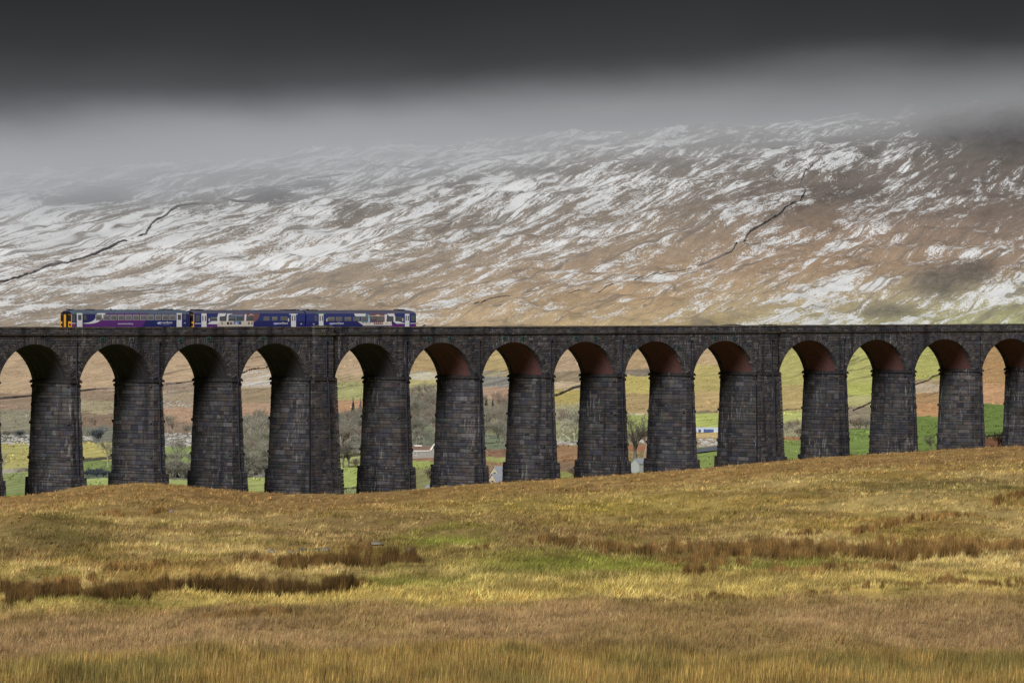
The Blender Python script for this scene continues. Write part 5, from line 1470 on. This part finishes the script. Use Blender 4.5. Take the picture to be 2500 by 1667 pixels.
x = (2272 - CX) * yv / F; put_tree('dark', 2272, 1101, 3.0, 'small dark windswept tree at the foot of a pier on the moor crest', at=(x, yv, float(ground_z(np.array([x]), np.array([yv]))[0]) - .1), wid=1.1)
yv = float(vdist(2440)) + 22; x = (2440 - CX) * yv / F
put_tree('bush', 2440, 1080, 3.4, 'dark leafless bush behind the pier beside the low dark wall', 'shrub', at=(x, yv, float(ground_z(np.array([x]), np.array([yv]))[0])), wid=1.3)
for px, row, h, lab in ((862, 1010, 7.6, 'dark green conifer standing above the winter wood'), (1187, 990, 5.2, 'small dark conifer above the wood beside the pier'), (1203, 992, 4.4, 'smaller conifer next to the other small conifer above the wood')):
    put_tree('conifer', px, row, h, lab, name='conifer_tree', wid=.8)
put_tree('larch', 880, 1010, 7.4, 'bare purplish larch beside the dark green conifer', name='larch_tree', wid=.8)

# ---------------------------------------------------------------- farm buildings
STONE_W = plain_mat('grey_farm_stone', (.27, .27, .25), .95, .1, var=.3, scale=1.5); RENDER_W = plain_mat('white_render', (.74, .73, .70), .9, .2, var=.08); SLATE = plain_mat('pale_slate', (.27, .29, .33), .7, .3, var=.2, scale=.6)
BROWN_R = plain_mat('brown_roof', (.20, .13, .10), .85, .2, var=.3); CREAM_W = plain_mat('cream_wall', (.50, .45, .33), .9, .15, var=.2); DARK_G = plain_mat('dark_window_glass', (.03, .035, .04), .1, .5); PINK_W = plain_mat('pink_timber', (.42, .20, .19), .8, .2)
DARK_E = plain_mat('dark_eaves', (.03, .03, .032), .8, .2); BALE_P = plain_mat('pale_blue_wrap', (.44, .50, .58), .35, .5, var=.2); BALE_D = plain_mat('dark_blue_wrap', (.05, .08, .22), .35, .5, var=.3); ASPHALT = plain_mat('wet_lane', (.15, .165, .20), .6, .4, var=.2)
def gabled(root, L, D, He, Hr, wallmat, roofmat, x0=0.0, y0=0.0, over=.25, z0=0.0):
    """house body: length L along local x, depth D along y; returns wall and roof parts"""
    a, b = x0 - L / 2, x0 + L / 2; c, d = y0 - D / 2, y0 + D / 2
    mb = MB()
    mb.add([(a, c, z0 - 1), (b, c, z0 - 1), (b, d, z0 - 1), (a, d, z0 - 1), (a, c, He), (b, c, He), (b, d, He), (a, d, He), (a, y0, Hr - .06), (b, y0, Hr - .06)],
           [(0, 1, 5, 4), (1, 2, 6, 9, 5), (2, 3, 7, 6), (3, 0, 4, 8, 7)])
    w = mb.build('wall', wallmat, root)
    sl = (Hr - He) / (D / 2); rm = MB()
    for sg in (-1, 1):
        ye = y0 + sg * (D / 2 + over); ze = He - over * sl
        rm.hexa([(a - over, ye, ze), (b + over, ye, ze), (b + over, y0, Hr), (a - over, y0, Hr), (a - over, ye, ze + .14), (b + over, ye, ze + .14), (b + over, y0, Hr + .14), (a - over, y0, Hr + .14)])
    r = rm.build('roof', roofmat, root)
    return w, r
def pbox(name, mat, parent, x0, x1, y0, y1, z0, z1):
    mb = MB(); mb.box(x0, x1, y0, y1, z0, z1); return mb.build(name, mat, parent)
def house_window(parent, x, z, w, h, y, frame=None):
    f = pbox('window', frame or RENDER_W, parent, x - w / 2, x + w / 2, y - .06, y + .05, z, z + h)
    for k in range(2): pbox('pane', DARK_G, f, x - w / 2 + .08 + k * w / 2, x + k * w / 2 - .06, y - .08, y, z + .1, z + h - .1)
def spot(px, row, ymin=1050, ymax=3200): return ground_at(px, row, ymin, ymax)
# low house with white windows and a tall white-edged gable
hx, hy, hz = spot(1038, 1116)
k = F / hy
house = empty('farmhouse', (hx, hy, hz)); tag(house, 'low grey house with white windows, brown roof and a tall gable, beyond the arches', 'house')
W_, R_ = gabled(house, 56 / k, 6, 17 / k, 26 / k, STONE_W, BROWN_R, x0=-2 / k)
pbox('fascia', RENDER_W, house, -31 / k, 22 / k, -3.28, -3.0, 15.6 / k, 17.6 / k)
for px in (1013.5, 1020.5): house_window(W_, (px - 1038) / k, 5 / k, 6 / k, 10 / k, -3.0)
house_window(W_, (1055 - 1038) / k, 5.5 / k, 7 / k, 9 / k, -3.0)
pbox('chimney', STONE_W, R_, -28 / k, -25 / k, -.4, .4, 22 / k, 29 / k)
gab = empty('gable_wing', (0, 0, 0), 0, house)
gm = MB(); xl, xr, xc = 12 / k, 52 / k, 33 / k
gm.add([(xl, -3.5, -1), (xr, -3.5, -1), (xr, -3.5, 20 / k), (xc, -3.5, 47 / k), (xl, -3.5, 20 / k), (xl, 4, -1), (xr, 4, -1), (xr, 4, 20 / k), (xc, 4, 47 / k), (xl, 4, 20 / k)],
       [(0, 1, 2, 3, 4), (1, 6, 7, 2), (5, 0, 4, 9), (6, 5, 9, 8, 7)])
gm.build('wing_wall', STONE_W, gab)
pm_ = MB(); pm_.add([(xl + .3, -3.56, 21 / k), (xr - .3, -3.56, 21 / k), (xc, -3.56, 44 / k), (xl + .3, -3.5, 21 / k), (xr - .3, -3.5, 21 / k), (xc, -3.5, 44 / k)], [(0, 1, 2), (0, 3, 4, 1), (1, 4, 5, 2), (2, 5, 3, 0)]); pm_.build('gable_panel', PINK_W, gab)
for xe in (xl, xr):
    bm_ = MB(); s_ = -1 if xe == xl else 1
    bm_.hexa([(xe + s_ * .2, -3.75, 18 / k), (xe - s_ * .5, -3.75, 18 / k), (xc - s_ * .05, -3.75, 46.2 / k), (xc, -3.75, 49.5 / k), (xe + s_ * .2, 4.2, 18 / k), (xe - s_ * .5, 4.2, 18 / k), (xc - s_ * .05, 4.2, 46.2 / k), (xc, 4.2, 49.5 / k)]); bm_.build('bargeboard_roof', RENDER_W, gab)
# white van behind the roof line
vx, vy, vz = hx + (1021 - 1038) / k, hy + 9, hz
van = empty('parked_van', (vx, vy, vz + .2)); tag(van, 'white van parked behind the low house, half hidden by its roof', 'van')
vm = MB(); vm.add([(-1.6, -.9, .35), (1.6, -.9, .35), (1.6, -.9, 1.2), (1.0, -.9, 3.4), (-1.6, -.9, 3.5), (-1.6, .9, .35), (1.6, .9, .35), (1.6, .9, 1.2), (1.0, .9, 3.4), (-1.6, .9, 3.5)],
                  [(0, 1, 2, 3, 4), (9, 8, 7, 6, 5), (1, 6, 7, 2), (2, 7, 8, 3), (3, 8, 9, 4), (4, 9, 5, 0), (0, 5, 6, 1)]); vm.build('body', RENDER_W, van)
for xx in (-1.0, 1.0):
    for yy in (-.9, .9):
        wm = MB(); wm.tube([(xx, yy - .1, .35), (xx, yy + .1, .35)], .36, 12); wm.build('wheel', DARK_E, van)
# two slate-roofed barns, one behind the other
for nm, (px, row, dz, lab) in enumerate(((1230, 1180, 0, 'pale slate roofed barn with a cream gable just over the moor crest'), (1234, 1164, 0, 'pale slate roofed barn standing behind the other slate barn'))):
    yv = 1330 + 60 * nm
    bx = (px - CX) * yv / F; bz = float(ground_z(np.array([bx]), np.array([yv]))[0]); k = F / yv
    top = float(row_z(1156 if nm == 0 else 1138, yv)); ev = float(row_z(1178 if nm == 0 else 1157.5, yv))
    barn = empty('slate_barn', (bx, yv, bz), math.radians(36)); tag(barn, lab, 'barn')
    w_, r_ = gabled(barn, 7.5, 5.0, ev - bz, top - bz, CREAM_W, SLATE, over=.3)
    pbox('door', DARK_E, w_, -3.79, -3.72, -.5, .5, 0, (ev - bz) * .9 + .6)
    if nm == 1: pbox('eaves_beam', DARK_E, r_, -4.1, 4.0, -2.9, -2.75, ev - bz - .35, ev - bz - .18)
# small grey shed below the tall tree, and a low roof just over the crest
yv = 1180; bx = (1566 - CX) * yv / F; bz = float(ground_z(np.array([bx]), np.array([yv]))[0])
shed = empty('grey_shed', (bx, yv, bz), math.radians(42)); tag(shed, 'small pale grey shed at the top of the green slope under the tall bare tree', 'shed')
gabled(shed, 4.2, 2.9, float(row_z(1131, yv)) - bz, float(row_z(1119.5, yv)) - bz, plain_mat('pale_boards', (.36, .37, .38), .85, .2), SLATE, over=.15)
yv = 1150; bx = (1056 - CX) * yv / F; bz = float(ground_z(np.array([bx]), np.array([yv]))[0])
shed = empty('stone_shed', (bx, yv, bz), math.radians(-20)); tag(shed, 'low dark shed with a pale sloping roof peeping over the moor crest', 'shed')
gabled(shed, 2.6, 2.2, float(row_z(1190, yv)) - bz, float(row_z(1184.5, yv)) - bz, STONE_W, SLATE, over=.12)
# wrapped silage bales in a row
bx, by, bz = spot(1728, 1056)
k = F / by
for i in range(9):
    for lay in (0, 1):
        px = 1702 + i * 6.2
        x = (px - CX) * (by + lay * 1.5) / F
        mb = MB(); r = .62
        mb.tube([(0, -.6, r), (0, -.5, r), (0, .5, r), (0, .6, r)], [r * .8, r, r, r * .8], 12)
        dark = lay == 0 and i in (1, 3, 4, 5, 6)
        o = mb.build('wrapped_bale', BALE_D if dark else BALE_P, loc=(x, by + lay * 1.5, bz + lay * .62 + random.uniform(-.05, .08)), rotz=random.uniform(-.1, .1))
        tag(o, ('dark blue plastic wrapped bale in the row below the light green field' if dark else 'pale blue plastic wrapped bale in the row below the light green field'), 'bale', 'wrapped silage bales')
# wet lane along the foot of the light fields
lp = ground_line([(1690, 1101), (1730, 1097), (1770, 1093)], 1050, 2600, 3.0)
lm = MB()
for (xa, ya), (xb, yb_) in zip(lp[:-1], lp[1:]):
    q = [(xa, ya - 22), (xb, yb_ - 22), (xb, yb_ + 14), (xa, ya + 14)]
    lm.poly([(u, v, float(ground_z(np.array([u]), np.array([v]))[0]) + .35) for u, v in q])
tag(lm.build('lane', ASPHALT), 'wet grey lane between the rough pasture and the green slope', 'lane', kind='structure')

# ---------------------------------------------------------------- rocks
ROCK = attr_mat('limestone', .9, .15, 3.0, .35, .5, 4.0, .08)
def rock_mesh(mb, c, s, rnd, tone):
    n1, n2 = 7, 4; pts = []
    for i in range(n2 + 1):
        th = math.pi * i / n2
        for j in range(n1):
            ph = 2 * math.pi * j / n1; r = rnd.uniform(.75, 1.15)
            pts.append((c[0] + s[0] * r * math.sin(th) * math.cos(ph), c[1] + s[1] * r * math.sin(th) * math.sin(ph), c[2] + s[2] * r * math.cos(th)))
    fs = []
    for i in range(n2):
        for j in range(n1): fs.append((i * n1 + j, (i + 1) * n1 + j, (i + 1) * n1 + (j + 1) % n1, i * n1 + (j + 1) % n1))
    mb.add(pts, fs, tuple(np.array(tone) * rnd.uniform(.8, 1.25)))
rnd = random.Random(5)
for px, row, w, h, lab in ((662, 1352, .45, .25, 'small pale boulder alone at the left end of the scattered stones'), (712, 1353, .4, .22, 'low grey boulder next along the scattered stones'), (738, 1350, .6, .28, 'biggest dark mossy boulder among the scattered stones'),
                           (770, 1349, .45, .25, 'grey boulder right of the mossy boulder'), (792, 1349, .6, .25, 'flat pale boulder at the right end of the scattered stones'),
                           (918, 1333, .9, .26, 'long pale rock slab on the bank beside the dark rushes'), (893, 1340, .4, .16, 'small stone at the lower end of the pale slab'), (1003, 1346, .35, .22, 'grey stone on the green bank'), (419, 1252, .4, .3, 'white and dark boulder on the moor below the second pier')):
    x, y, z = ground_at(px, row, 200, 780)
    w *= .62; h *= .7
    mb = MB(); rock_mesh(mb, (0, 0, 0), (w, w * .7, h), rnd, lin(112, 108, 100) if 'mossy' not in lab else lin(84, 86, 72))
    tag(mb.build('boulder', ROCK, loc=(x, y, z + h * .75)), lab, 'boulder')
sm = MB()
for px0, px1, r0, r1, n in ((-10, 75, 1062, 1086, 90), (204, 226, 1064, 1076, 30), (398, 476, 1058, 1092, 110), (610, 662, 1106, 1114, 20), (1708, 1752, 1072, 1090, 50), (1360, 1416, 1076, 1086, 40), (1020, 1066, 1018, 1028, 16), (1545, 1586, 1074, 1084, 24), (398, 470, 980, 996, 25)):
    for i in range(n):
        x, y, z = ground_at(rnd.uniform(px0, px1), rnd.uniform(r0, r1), 1060, 3200)
        s = rnd.uniform(.25, .8); rock_mesh(sm, (x, y, z + s * .1), (s * 1.3, s, s * .6), rnd, lin(168, 165, 158))
tag(sm.build('limestone_scree', ROCK), 'scattered pale limestone rocks on the valley slopes', 'rocks', kind='stuff')
# ---------------------------------------------------------------- moor grass and rushes
GRASS = attr_mat('grass_blades', .85, .12, .6, .22)
def make_grass():
    pxg = np.arange(-1100, 3601, 20.0); rwg = np.arange(1080, 1760, 2.0)
    yy = np.arange(150, 960, .5)
    tab = np.zeros((len(pxg), len(rwg)))
    for i, p in enumerate(pxg):
        x = (p - CX) / F * yy; r = project(x, yy, base_z(x, yy))[1]
        lim = yy < float(vdist(p)) + 6
        m = np.minimum.accumulate(r[lim])
        tab[i] = np.interp(-rwg, -m, yy[lim])
    def ypick(px, row):
        fi = np.clip((px - pxg[0]) / 20.0, 0, len(pxg) - 1.001); fj = np.clip((row - rwg[0]) / 2.0, 0, len(rwg) - 1.001)
        i = fi.astype(int); j = fj.astype(int); fi = fi - i; fj = fj - j
        return (tab[i, j] * (1 - fi) + tab[i + 1, j] * fi) * (1 - fj) + (tab[i, j + 1] * (1 - fi) + tab[i + 1, j + 1] * fi) * fj
    def blades(px, row, y, Ln, wd, tilt, rgb, lean):
        n = len(px); x = (px - CX) / F * y
        z = ground_z(x, y)
        a = RNG.uniform(0, 2 * np.pi, n); b = RNG.uniform(0, 2 * np.pi, n)
        t = np.abs(RNG.normal(0, 1, n)) * tilt
        dx = np.sin(t) * np.cos(a) + lean; dy = np.sin(t) * np.sin(a); dz = np.cos(t)
        V = np.zeros((n, 3, 3))
        wx = np.cos(b) * wd; wy = np.sin(b) * wd
        V[:, 0] = np.stack([x - wx, y - wy, z - .12], -1); V[:, 1] = np.stack([x + wx, y + wy, z - .12], -1)
        V[:, 2] = np.stack([x + dx * Ln, y + dy * Ln, z + dz * Ln], -1)
        return V, np.repeat(np.clip(rgb, 0, .9)[:, None, :], 3, 1)
    # --- grass: tussocks of radiating blades
    def tussocks(n, K, rows, seed, margin=False):
        px = RNG.uniform(-150, 2650, n) if not margin else np.where(RNG.uniform(0, 1, n) < .5, RNG.uniform(-1000, -150, n), RNG.uniform(2650, 3500, n)); row = RNG.uniform(rows[0], rows[1], n)
        keep = row > yb_of(px) - 1
        px, row = px[keep], row[keep]; n = len(px)
        y = ypick(px, row) + RNG.uniform(-.3, .3, n); x = (px - CX) / F * y
        rgb = linarr(foreground_rgb(px, row, x, y))
        big = fbm(x / 5, y / 9, 62, 2); mid = fbm(x / 1.6, y / 4.5, 61, 3)
        tall = sstep(1590, 1650, row + (fbm(x / 6, y / 9, 47, 2) - .5) * 70)
        flat = sstep(1478, 1505, row - (fbm(x / 9, y / 22, 41, 4) - .5) * 40 + (px - 500) * .012) * (1 - tall)
        green = sstep(.0, .06, rgb[:, 1] - rgb[:, 0] * .90)
        tone = np.exp(RNG.normal(0, .26, n)) * (.62 + .74 * sstep(.28, .72, mid))
        tone = tone ** (1 - .45 * flat - .4 * tall) * (1.18 - .06 * flat)
        size = (.24 + .22 * big + .12 * RNG.uniform(-1, 1, n)) * (1 - .4 * green) * (1 - .18 * flat) * (1 + .75 * tall)
        rgb = rgb * tone[:, None] * (1 + RNG.normal(0, .05, (n, 3)))
        rep = lambda v: np.repeat(v, K, 0)
        m = n * K
        ang = RNG.uniform(0, 2 * np.pi, m); rad = RNG.uniform(0, .55, m) * rep(size) * rep(1 - .5 * tall)
        X = rep(x) + np.cos(ang) * rad; Y = rep(y) + np.sin(ang) * rad
        Z = ground_z(X, Y)
        L = rep(size) * RNG.uniform(.6, 1.3, m)
        up = rep(.62 + .30 * flat + 1.5 * tall) * RNG.uniform(.5, 1.4, m); out = RNG.uniform(.3, 1.1, m) * rep(1 - .55 * tall)
        nn = np.hypot(up, out)
        dx = (np.cos(ang) * out + .18) / nn; dy = np.sin(ang) * out / nn; dz = up / nn
        wd = (.008 + Y * .000048) * RNG.uniform(.6, 1.35, m) * rep(1 + .1 * tall)
        b = ang + np.pi / 2 + RNG.normal(0, .5, m)
        wx, wy = np.cos(b) * wd, np.sin(b) * wd
        V = np.zeros((m, 3, 3))
        V[:, 0] = np.stack([X - wx, Y - wy, Z - .1], -1); V[:, 1] = np.stack([X + wx, Y + wy, Z - .1], -1)
        V[:, 2] = np.stack([X + dx * L, Y + dy * L, Z + dz * L], -1)
        C = rep(rgb) * (RNG.uniform(.72, 1.3, m) ** rep(1 + 1.3 * tall))[:, None]
        return V, np.repeat(np.clip(C, 0, .9)[:, None, :], 3, 1)
    v1, c1_ = tussocks(130000, 6, (1085, 1500), 1)
    v2, c2_ = tussocks(52000, 9, (1470, 1725), 2)
    v3, c3_ = tussocks(24000, 6, (1085, 1500), 3, True); v4, c4_ = tussocks(9000, 9, (1470, 1725), 4, True)
    v = np.concatenate([v1, v2, v3, v4]); c = np.concatenate([c1_, c2_, c3_, c4_]); gn = len(v)
    me = np_mesh('moor_grass', v.reshape(-1, 3), np.arange(gn * 3), np.arange(0, gn * 3, 3), GRASS, c.reshape(-1, 3))
    tag(link_mesh('moor_grass', me), 'rough golden brown moor grass covering the foreground', 'grass', kind='stuff')
    # --- rush beds: (px0, row0, px1, row1, half depth in rows, height m, darkness)
    beds = [(263, 1450, 912, 1430, 9, 1.0, .58), (0, 1474, 205, 1464, 9, .95, .62), (190, 1470, 372, 1460, 8, .8, .6), (-60, 1443, 215, 1434, 6, .8, .7), (665, 1390, 1036, 1374, 8, .95, .62), (558, 1386, 680, 1380, 5, .7, 1.0),
            (250, 1402, 418, 1396, 4, .6, 1.0), (845, 1345, 908, 1338, 4, .7, .8), (1152, 1354, 1197, 1354, 4, .6, .8), (1277, 1344, 1680, 1342, 5, .85, .85), (1560, 1338, 2100, 1336, 6, .8, 1.2),
            (1675, 1347, 2080, 1352, 7, .9, .95), (2000, 1356, 2412, 1360, 8, .95, .85), (2100, 1340, 2500, 1336, 8, .8, 1.2), (2400, 1345, 2660, 1325, 10, 1.0, 1.25), (2075, 1306, 2420, 1256, 4, .75, 1.2), (2420, 1240, 2660, 1160, 5, .8, 1.1),
            (1728, 1375, 1836, 1373, 5, .75, .9), (1600, 1356, 1740, 1358, 3, .45, 1.1), (1862, 1402, 2105, 1398, 6, .75, 1.15), (1665, 1412, 1762, 1409, 5, .75, .9), (1915, 1316, 2016, 1312, 5, .75, 1.0), (1985, 1400, 2200, 1394, 4, .45, 1.2),
            (1250, 1474, 1640, 1466, 3, .42, .8), (1640, 1466, 2100, 1450, 3, .38, 1.0), (2100, 1450, 2660, 1438, 5, .5, .95), (30, 1420, 260, 1412, 4, .5, 1.2), (440, 1440, 470, 1440, 4, .5, 1.0), (540, 1476, 590, 1474, 4, .4, 1.0), (230, 1265, 420, 1258, 2, .5, 1.2), (60, 1262, 90, 1262, 3, .5, .9),
            (440, 1516, 760, 1508, 5, .4, 1.0)]
    P, R, Hh, Dk = [], [], [], []
    for (a0, r0, a1, r1, hd, h, dk) in beds:
        L = math.hypot(a1 - a0, 1); m = int(L * hd * 9)
        f = RNG.uniform(0, 1, m); p = a0 + (a1 - a0) * f
        e = np.minimum(1, np.minimum(f, 1 - f) * 9) ** .5
        r = r0 + (r1 - r0) * f + RNG.uniform(-1, 1, m) * hd * e * (.55 + .9 * vnoise(p / 22, r0 * np.ones(m), 71))
        k = fbm(p / 14, r / 7, 72, 2)
        ok = k > .40
        P.append(p[ok]); R.append(r[ok]); Hh.append((.88 * h * e * (.5 + .6 * k) * (.6 + .8 * vnoise(p / 5.5, r / 3, 78)))[ok]); Dk.append(np.full(ok.sum(), dk) * (.25 + 1.5 * fbm(p / 26, r / 6, 73, 2))[ok])
    # loose single rushes
    m = 2600; p = RNG.uniform(-100, 2600, m); r = RNG.uniform(1250, 1660, m); q = fbm(p / 60, r / 14, 75, 3) > .58
    for _ in range(6):
        P.append(p[q] + RNG.normal(0, 2.0, q.sum())); R.append(r[q] + RNG.normal(0, .5, q.sum())); Hh.append(np.full(q.sum(), .5)); Dk.append(np.full(q.sum(), .9))
    px = np.concatenate(P); row = np.concatenate(R); h = np.concatenate(Hh); dk = np.concatenate(Dk); n = len(px)
    y = ypick(px, row) + RNG.uniform(-.2, .2, n)
    pal = linarr(np.array([(118, 86, 48), (96, 70, 40), (138, 104, 60), (72, 55, 34), (104, 90, 46), (150, 119, 76)]))
    rgb = pal[RNG.integers(0, len(pal), n)] * (dk * RNG.uniform(.5, 1.5, n))[:, None] * 1.1
    v, c = blades(px, row, y, h * RNG.uniform(.6, 1.15, n), (.004 + y * .000026) * RNG.uniform(.7, 1.3, n), .20, rgb, .05)
    me = np_mesh('rush_bed', v.reshape(-1, 3), np.arange(n * 3), np.arange(0, n * 3, 3), GRASS, c.reshape(-1, 3))
    tag(link_mesh('rush_bed', me), 'dark brown rushes growing in long beds across the wet moor', 'rushes', kind='stuff')
make_grass()
def make_scrub():
    """tufts, bracken and low scrub on the valley sides"""
    n, K = 30000, 3
    px = RNG.uniform(-60, 2560, n); row = RNG.uniform(880, 1205, n)
    pxg = np.arange(-100, 2601, 50.0); rwg = np.arange(860, 1215, 3.0); yy = np.geomspace(1040, 3600, 900); tab = np.zeros((len(pxg), len(rwg)))
    for i, p in enumerate(pxg):
        x = (p - CX) / F * yy; m = np.minimum.accumulate(project(x, yy, base_z(x, yy))[1]); tab[i] = np.interp(-rwg, -m, yy)
    i = np.clip(((px + 100) / 50).astype(int), 0, len(pxg) - 1); j = np.clip(((row - 860) / 3).astype(int), 0, len(rwg) - 1)
    y = tab[i, j] + RNG.uniform(-5, 5, n); x = (px - CX) / F * y; z = ground_z(x, y)
    k = fbm(x / 14, y / 45, 91, 3); rough = k > .50
    px, y, x, z, k = px[rough], y[rough], x[rough], z[rough], k[rough]; n = len(px)
    c, s = ground_cover(x, y, z)
    rgb = linarr(c * np.array((.98, .96, .94))) * np.exp(RNG.normal(-.25, .35, n))[:, None]
    rep = lambda v: np.repeat(v, K, 0); m = n * K
    h = rep(RNG.uniform(.25, .8, n)) * RNG.uniform(.6, 1.2, m); a = RNG.uniform(0, 6.28, m); w = RNG.uniform(.12, .4, m)
    X = rep(x) + RNG.normal(0, .5, m); Y = rep(y) + RNG.normal(0, .5, m); Z = ground_z(X, Y)
    V = np.zeros((m, 3, 3)); wx, wy = np.cos(a) * w, np.sin(a) * w
    V[:, 0] = np.stack([X - wx, Y - wy, Z - .1], -1); V[:, 1] = np.stack([X + wx, Y + wy, Z - .1], -1); V[:, 2] = np.stack([X + RNG.normal(0, .2, m), Y + RNG.normal(0, .2, m), Z + h], -1)
    C = np.repeat(np.clip(rep(rgb), 0, .9)[:, None, :], 3, 1)
    me = np_mesh('valley_scrub', V.reshape(-1, 3), np.arange(m * 3), np.arange(0, m * 3, 3), GRASS, C.reshape(-1, 3))
    tag(link_mesh('valley_scrub', me), 'rough tufts and low scrub scattered over the valley slopes', 'scrub', kind='stuff')
make_scrub()
